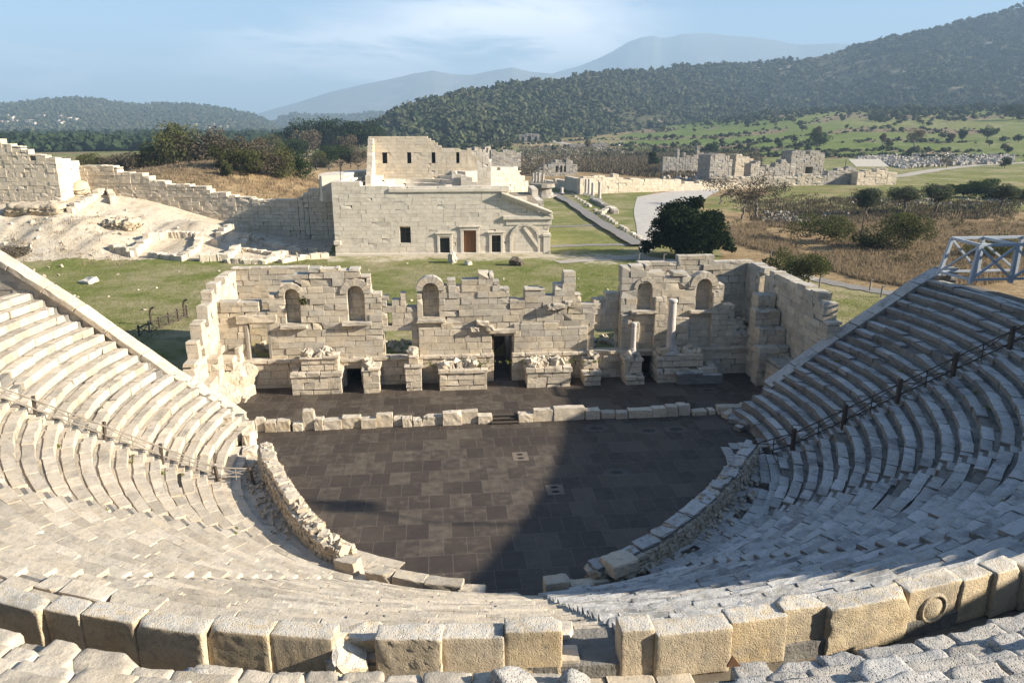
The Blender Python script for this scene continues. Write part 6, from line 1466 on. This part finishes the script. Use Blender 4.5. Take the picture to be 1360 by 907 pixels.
def tree(x, y, w_, h, leaf, label, seed, name='tree', n=2600, ls=.28, trunk=.25, tr=.16, group=None, z=2.0, lobes=14, bark='bark', p=None, hue=.3, lowc=.0, cover=2.6):
    g = np.random.RandomState(seed); p = at(x, y, z) if p is None else np.array(p, float); p[2] = zg(p[0], p[1])
    e = empty(name, p, label, 'tree' if 'tree' in name or name == 'olive' else 'bush', group)
    th = h*trunk; mb = MB(); top = p+[g.normal()*w_*.04, g.normal()*w_*.04, th+h*.12]
    limb(mb, p-[0, 0, .2], top, tr*1.3, tr*.8, g)
    for i in range(6):
        a = i*1.05+g.rand(); b = p+np.array([math.cos(a)*w_*.3, math.sin(a)*w_*.3, th+h*g.uniform(.25, .55)]); limb(mb, top, b, tr*.55, tr*.15, g, 4, .1)
    mb.build('trunk', M[bark], parent=e)
    mb = MB(); c = p+[0, 0, th+(h-th)*.5*(1-lowc)]; nn = int(n*2.2) if n > 1000 else n; l2 = ls*.68 if n > 1000 else ls
    l2 = max(l2, math.sqrt(cover*w_*(h-th)*.8/(nn*.35))); leaves(mb, c, (w_*.41, w_*.41, (h-th)*.47), nn, l2, g, lobes, hue=hue); mb.build('crown', M[leaf], parent=e)
    return e
def bush(x, y, w_, h, leaf, label, seed, n=900, ls=.22, group=None, z=2.0, p=None, lobes=10, hue=.3, name='bush'):
    return tree(x, y, w_, h, leaf, label, seed, name, n, ls, .04, .07, group, z, lobes, p=p, hue=hue, lowc=.32)
ec = tree(914, 341, 11.4, 8.6, 'leaf_carob', 'dark dense round tree standing before the gravel yard', 801, 'carob_tree', 13000, .44, .02, .3, lobes=60, hue=.0, lowc=.25)
g = np.random.RandomState(802); pc = at(914, 341, 2.0)
for dx_, dy_, dz_, r_ in ((-4.3, -.5, 2.2, 2.0), (4.0, -.3, 2.0, 2.1), (2.6, .5, 4.9, 2.0), (-2.4, .2, 5.6, 2.1), (.4, 0, 6.9, 1.5), (-5.2, 0, 1.2, 1.3), (5.2, .2, 1.3, 1.2), (-1.2, -2.4, 2.2, 2.2), (2.2, -2.4, 2.0, 2.0), (-3.8, .2, 4.2, 1.6)):
    mb = MB(); leaves(mb, pc+[dx_, dy_, dz_], (r_*.85, r_*.85, r_*.75), int(520*r_), .32, g, 14, hue=0, dens=.2); mb.build('crown', M['leaf_carob'], parent=ec)
for k, (x, y, w_, h, lb_) in enumerate(((1150, 287, 6.3, 5.6, 'leftmost olive tree in the right field, above the thin pole'), (1201, 285, 7.2, 6.0, 'middle olive tree of the three in the right field'), (1240, 283, 7.2, 6.2, 'rightmost olive tree of the three in the right field'), (1328, 278, 7.0, 5.4, 'olive tree before the dark hedge near the right edge'))):
    tree(x, y, w_, h, 'leaf_olive', lb_, 810+k, 'olive_tree', 3600, .34, .26, .22, hue=.15)
bush(1093, 322, 10.5, 5.4, 'leaf_bush', 'olive green bush in the dry grass left of the thin pole', 820, 2600, .3); bush(1190, 334, 11, 6.6, 'leaf_bush', 'largest green bush in the dry grass right of the thin pole', 821, 3600, .3); bush(1150, 333, 5, 3.4, 'leaf_bush', 'small green bush touching the largest bush in the dry grass', 822, 900, .28)
bush(1072, 377, 7.2, 5.0, 'leaf_bush', 'green bush behind the broken right side wall', 823, 2600, .26, hue=.1); bush(1036, 362, 4.6, 3.4, 'leaf_bush', 'smaller green bush left of the one behind the right side wall', 824, 1100, .26, hue=.1)
bush(12, 352, 5.2, 2.6, 'leaf_dry', 'brown leafless bush at the left edge above the retaining wall', 825, 2600, .22)
for k, (x, y, w_, h) in enumerate(((1262,262,6.5,3.6),(1280,262,7.5,4.4),(1298,262,7.5,4.6),(1318,264,7.5,4.2),(1338,266,7,3.8),(1356,268,7,3.4),(1290,256,8,4.4),(1312,257,8,4.2))): bush(x, y, w_, h, 'leaf_dark', 'dark shrub of the hedge beside the right hand road', 826+k, 1500, .4, 'hedge of dark shrubs on the right', hue=.3, name='hedge_bush')
tree(1335, 224, 6, 4.2, 'leaf_dark', 'round dark bush beside the far bend of the dirt road', 828, 'bush', 900, .5, .04, .1)
tree(1325, 345, 10, 3.0, 'leaf_bush', 'low green scrub behind the braced frame', 829, 'bush', 2000, .3, .04, .1)
# bare brownish trees left of the bath ruins
def bare_tree(x, y, w_, h, label, seed, z=2.0):
    g = np.random.RandomState(seed); p = at(x, y, z); p[2] = zg(p[0], p[1]); e = empty('bare_tree', p, label, 'tree'); mb = MB(); tw_ = MB()
    def grow(a, d, L, r, lev):
        b = a+d*L; limb(mb if lev < 3 else tw_, a, b, r, r*.6, g, 4 if lev < 3 else 3, .08)
        if lev >= 5: return
        for i in range(3 if lev < 2 else (3 if lev < 4 else 4)):
            nd = d+g.normal(size=3)*.55+np.array([0, 0, .12]); nd[:2] *= w_/h*1.25; nd /= np.linalg.norm(nd); grow(a+d*L*g.uniform(.6, 1), nd, L*g.uniform(.62, .82), r*.58, lev+1)
    grow(p, np.array([g.normal()*.1, 0, 1.0]), h*.26, h*.028, 0)
    mb.build('trunk', M['bark_grey'], parent=e)
    leaves(tw_, p+[0, 0, h*.62], (w_*.5, w_*.5, h*.40), 900, .30, g, 16, dens=.1); tw_.build('twigs', M['leaf_dry'], parent=e)
bare_tree(1006, 290, 9, 8.5, 'brown leafless tree with a dark trunk right of the round tree', 840); bare_tree(985, 292, 7, 7.5, 'thinner leafless tree between the round tree and its dark-trunked neighbour', 841); bare_tree(955, 272, 9, 7, 'greyish leafless tree behind the dark round tree', 842); bare_tree(1030, 270, 7, 5, 'small leafless tree farther right, before the long front wall', 843); bare_tree(1257, 224, 9, 5.5, 'spreading leafless tree on the white rubble field', 844); bare_tree(945, 238, 9, 6, 'pale leafless tree before the tall pale bath ruin', 845)
# trees on the fields
for k, (x, y, w_, h, lf, lb_) in enumerate(((1215, 196, 13, 12, 'leaf_gum', 'large brown gum tree with two trunks in the far field'), (1172, 193, 6, 8, 'leaf_gum', 'slender brown gum tree left of the large one'), (1085, 200, 18, 12, 'leaf_dark', 'wide dark tree behind the bath ruins'), (1085, 190, 9, 12, 'leaf_gum', 'brown topped tree rising from the wide dark tree'), (1310, 187, 14, 10, 'leaf_dark', 'round dark tree right of the gum tree in the far field'), (1278, 188, 8, 8, 'leaf_dark', 'smaller dark tree beside the round one in the far field'), (1262, 190, 7, 7, 'leaf_gum', 'small brown tree right of the large gum tree'), (944, 203, 10, 6, 'leaf_dark', 'dark bush behind the pair of ruin stumps'), (866, 222, 6, 6, 'leaf_dark', 'left of two dark bushes beyond the long low wall'), (899, 228, 7, 5.5, 'leaf_dark', 'right of two dark bushes beyond the long low wall'), (893, 187, 8, 6, 'leaf_far', 'round field tree left of the wide dark tree'), (1085, 152, 16, 9, 'leaf_far', 'large tree on the upper field edge'), (1345, 160, 26, 14, 'leaf_far', 'broad dark tree at the right edge of the upper field'), (1300, 148, 22, 13, 'leaf_far', 'dark tree group member on the upper right field'))):
    tree(x, y, w_, h, lf, lb_, 850+k, 'field_tree', 1300, .75, .22 if lf == 'leaf_gum' else .1, .35, lobes=14, bark='bark_grey', p=on_ground(x, y))
g = np.random.RandomState(870)
for i in range(46):
    px_ = g.uniform(680, 1380); dd = 1/g.uniform(1/1150, 1/480); az = math.atan((px_-CX)/F*.97); p = (dd*math.sin(az), dd*math.cos(az), 2)
    w_ = g.uniform(4, 10)
    tree(0, 0, w_, w_*g.uniform(.6, .95), 'leaf_far' if g.rand() < .75 else 'leaf_gum', 'dark tree dotted over the far green fields', 871+i, 'field_tree', 260, 1.0, .1, .25, 'trees dotted over the green fields', p=p, lobes=8)
# scrub on the dry mound and the trees left of the council hall
g = np.random.RandomState(900)
mound = [(232,206,10,6.5,'leaf_bush'),(205,212,6,4,'leaf_bush'),(250,207,8,5.5,'leaf_dry'),(190,214,5,3,'leaf_bush'),(165,215,6,3,'leaf_dry'),(120,213,5,3,'leaf_bush'),(268,214,5,3.2,'leaf_bush'),(282,207,8,6,'leaf_dry'),(300,226,5.5,4.2,'leaf_bush'),(315,226,7,5,'leaf_dry'),(335,232,8,4.5,'leaf_bush'),(355,234,7,4,'leaf_dry'),(375,236,7,5,'leaf_bush'),(398,237,6,4,'leaf_dark'),(303,235,2.6,2.2,'leaf_bush'),(345,222,8,5,'leaf_dry'),(140,216,4.5,2.6,'leaf_dry')]
for k, (x, y, w_, h, lf) in enumerate(mound):
    d = ray(x, y); az = math.atan2(d[0], d[1]); ds = np.linspace(118, 320, 800); zz = ground_z(ds*math.sin(az), ds*math.cos(az)); el = d[2]/math.hypot(d[0], d[1]); f = CAMH+ds*el
    i = int(np.argmax(zz > f)) if (zz > f).any() else 300
    p = (ds[i]*math.sin(az), ds[i]*math.cos(az), 0)
    bush(0, 0, w_*1.15*ds[i]/140, h*1.45*ds[i]/140, lf, 'round scrub bush among the brown thicket on the dry mound', 901+k, 1500, .38, 'thicket on the dry mound', p=p, lobes=12, hue=.45)
grove = [(390,216,11,8,'leaf_dark'),(408,212,12,9,'leaf_dry'),(424,225,9,6,'leaf_bush'),(437,222,9,8,'leaf_dark'),(452,226,10,8,'leaf_dark'),(465,219,10,9,'leaf_dry'),(476,226,8,7,'leaf_dry'),(420,203,13,9,'leaf_pine'),(446,201,14,11,'leaf_pine'),(470,200,14,11,'leaf_pine'),(380,203,12,8,'leaf_pine'),(496,196,13,10,'leaf_pine'),(400,197,15,10,'leaf_pine'),(432,195,15,11,'leaf_pine'),(460,193,15,11,'leaf_pine'),(365,207,11,7,'leaf_bush'),(350,212,9,5,'leaf_dry'),(330,214,9,5,'leaf_bush')]
for k, (x, y, w_, h, lf) in enumerate(grove):
    p = at(x, y, 3.0); Yd = min(p[1], 420); p = atY(x, y, Yd)
    tree(0, 0, w_*1.15*Yd/230, h*1.08*Yd/230, lf, 'dark bushy tree in the grove left of the council hall', 930+k, 'grove_tree', 1500, .5, .12, .25, 'grove left of the council hall', p=(p[0], p[1], 2), lobes=12)
for k in range(26):
    px_ = g.uniform(560, 700); dd = g.uniform(430, 620); az = math.atan((px_-CX)/F*.97)
    w_ = g.uniform(4, 9); tree(0, 0, w_, w_*.7, 'leaf_far', 'scrubby tree in the line at the foot of the hill behind the council hall', 960+k, 'field_tree', 260, .9, .1, .2, 'scrub line behind the council hall', p=(dd*math.sin(az), dd*math.cos(az), 2), lobes=8)
# small shrub growing from the stage wall, tufts on the seats
mb = MB(); g = np.random.RandomState(990); leaves(mb, T(-12.7, TF-.15, 6.3), (.45, .3, .42), 160, .16, g, 6); tag(mb.build('wall_shrub', M['leaf_bush']), 'small green shrub rooted in the stage wall beside the leftmost niche', 'shrub')
mb = MB()
for i in range(60):
    r = g.uniform(15.6, 28); a = g.uniform(-190, 6); p = pol(r, a, seat_z(r)-.1); leaves(mb, p, (.22, .22, .16), 26, .10, g, 3)
for i in range(60): p = T(g.uniform(-5, 8), g.uniform(10, 11.5), 1.75); leaves(mb, p, (.2, .2, .12), 20, .10, g, 3)
tag(mb.build('weeds', M['greengrass'], loc=(0, 0, 0)), 'small weeds in the joints of the stones', kind='stuff')
# two trees on the far rim of the seats whose shade falls on the floor
for k, (x, y, w_, h, lb_) in enumerate(((552, 722, 1.5, 9.6, 'slim tree beyond the upper rim of the shaded seats, nearer the stage'), (648, 694, 1.5, 9.0, 'slim tree beyond the upper rim of the shaded seats, farther from the stage'))):
    q = at(x, y, 0); tree(0, 0, w_, h, 'leaf_dark', lb_, 1100+k, 'rim_tree', 500, .3, .78, .08, p=(q[0]+43.6, q[1]-7.5, 0), lobes=12)
# grasses
def tufts(mb, P_, h, g, nb=6, wide=.05, spread=.35):
    n = len(P_); k = n*nb; base = np.repeat(P_, nb, 0)+np.c_[g.normal(size=(k, 2))*spread, np.zeros(k)]; hh = np.repeat(h, nb)*g.uniform(.6, 1.2, k)
    lean = g.normal(size=(k, 2))*.3*hh[:, None]; sd = g.normal(size=(k, 2)); sd /= np.linalg.norm(sd, axis=1)[:, None]; w_ = wide*g.uniform(.6, 1.4, k)*np.maximum(hh, .2)**.5
    o = np.c_[sd*w_[:, None], np.zeros(k)]; tip = base+np.c_[lean, hh]
    v = np.stack([base-o, base+o, tip+o*.25, tip-o*.25], 1).reshape(-1, 3); t_ = np.repeat(np.clip(np.repeat(g.normal(.5, .22, n), nb)+g.normal(size=k)*.12, 0, 1), 4); hu = np.repeat(np.clip(np.repeat(g.normal(.25, .3, n), nb), 0, 1), 4)
    mb.add(v, np.arange(4*k).reshape(-1, 4), tint=np.stack([t_, hu, hu], 1))
def seed_px(n, poly, g, z=2.0, nz_thr=None):
    poly = np.array(poly, float); out = []
    x = g.uniform(poly[:, 0].min(), poly[:, 0].max(), n*3); y = g.uniform(poly[:, 1].min(), poly[:, 1].max(), n*3)
    ins = np.zeros(len(x), bool); j = len(poly)-1
    for i in range(len(poly)):
        c_ = ((poly[i, 1] > y) != (poly[j, 1] > y)) & (x < (poly[j, 0]-poly[i, 0])*(y-poly[i, 1])/(poly[j, 1]-poly[i, 1]+1e-9)+poly[i, 0]); ins ^= c_; j = i
    x, y = x[ins][:n], y[ins][:n]
    dx = (x-CX)/F; dyp = -(y-CY)/F; D = fw[None]+rt[None]*dx[:, None]+up[None]*dyp[:, None]; p = EYE+D*((z-CAMH)/D[:, 2])[:, None]
    p[:, 2] = ground_z(p[:, 0], p[:, 1])-.03; return p
g = np.random.RandomState(1000); mb = MB()
P_ = seed_px(15000, [(962,318),(1000,330),(1080,352),(1140,370),(1250,388),(1330,372),(1380,360),(1380,300),(1250,292),(1100,290),(1000,296),(965,304)], g)
nn_ = GN.fbm(P_*np.array([1, 1, 0]), .2, 3); P_ = P_[(nn_ > -.45)]
tufts(mb, P_, g.uniform(.3, .85, len(P_))*np.clip(.85+.5*GN.fbm(P_*np.array([1, 1, 0])+9, .15, 3), .5, 1.5), g, 8, .07, .35)
tag(mb.build('dry_grass', M['drygrass'], loc=(0, 0, 0)), 'tall tawny dry grass filling the field on the right', kind='stuff')
mb = MB(); P_ = seed_px(170, [(970,300),(1010,330),(1100,350),(1240,380),(1360,365),(1360,292),(1100,284),(1000,288)], g)
for p in P_: q = g.uniform(.5, 1.5); leaves(mb, p+[0, 0, q*.4], (q, q, q*.6), int(90*q), .20, g, 6)
P_ = seed_px(120, [(985,262),(1000,285),(1360,285),(1360,262),(1200,250)], g)
for p in P_: q = g.uniform(.5, 1.8); leaves(mb, p+[0, 0, q*.3], (q*1.3, q*1.3, q*.5), int(90*q), .24, g, 6)
tag(mb.build('brown_scrub', M['leaf_bramble'], loc=(0, 0, 0)), 'dull brown and olive brambles scattered through the dry field', kind='stuff')
mb = MB(); P_ = []
n = 9000; x = g.uniform(-75, -14, n); y = g.uniform(115, 190, n); P_ = np.c_[x, y, ground_z(x, y)-.03]
tufts(mb, P_, g.uniform(.25, .7, n), g, 6, .07, .4)
P2_ = seed_px(1500, [(0,270),(110,268),(300,318),(440,335),(440,345),(0,335)], g, 3.5); P2_ = P2_[P2_[:, 1] < 107]; P2_ = P2_[GN.fbm(P2_*np.array([1, 1, 0])+55, .25, 3) > .1]
tufts(mb, P2_, g.uniform(.12, .4, len(P2_)), g, 7, .06, .4)
tag(mb.build('dry_grass', M['drygrass'], loc=(0, 0, 0)), 'short yellow dry grass over the mound behind the city wall', kind='stuff')
mb = MB(); P_ = seed_px(9000, [(690,196),(1010,200),(1010,236),(870,236),(770,228),(690,232)], g); tufts(mb, P_, g.uniform(.6, 1.6, len(P_)), g, 5, .16, .9)
tag(mb.build('brown_scrub', M['leaf_dry'], loc=(0, 0, 0)), 'brown scrubby growth over the plain beyond the long wall', kind='stuff')
mb = MB(); P_ = seed_px(2600, [(985,270),(1000,300),(1100,300),(1340,290),(1360,270),(1130,262)], g); tufts(mb, P_, g.uniform(.3, .8, len(P_)), g, 6, .1, .5)
tag(mb.build('brown_scrub', M['leaf_dry'], loc=(0, 0, 0)), 'patchy brown weeds around the olive trees', kind='stuff')
mb = MB(); P_ = seed_px(26000, [(60,352),(440,350),(860,350),(1010,372),(1200,400),(1180,470),(1000,420),(800,400),(280,420),(180,460),(100,400)], g)
s_, t_ = frame_st(P_[:, 0], P_[:, 1]); P_ = P_[~((t_ < 18.4) & (s_ > -20) & (s_ < 22.5)) & (P_[:, 2] > 1)]
tufts(mb, P_, g.uniform(.05, .14, len(P_)), g, 5, .04, .3)
tag(mb.build('meadow_grass', M['greengrass'], loc=(0, 0, 0)), 'short green meadow grass behind the stage building', kind='stuff')
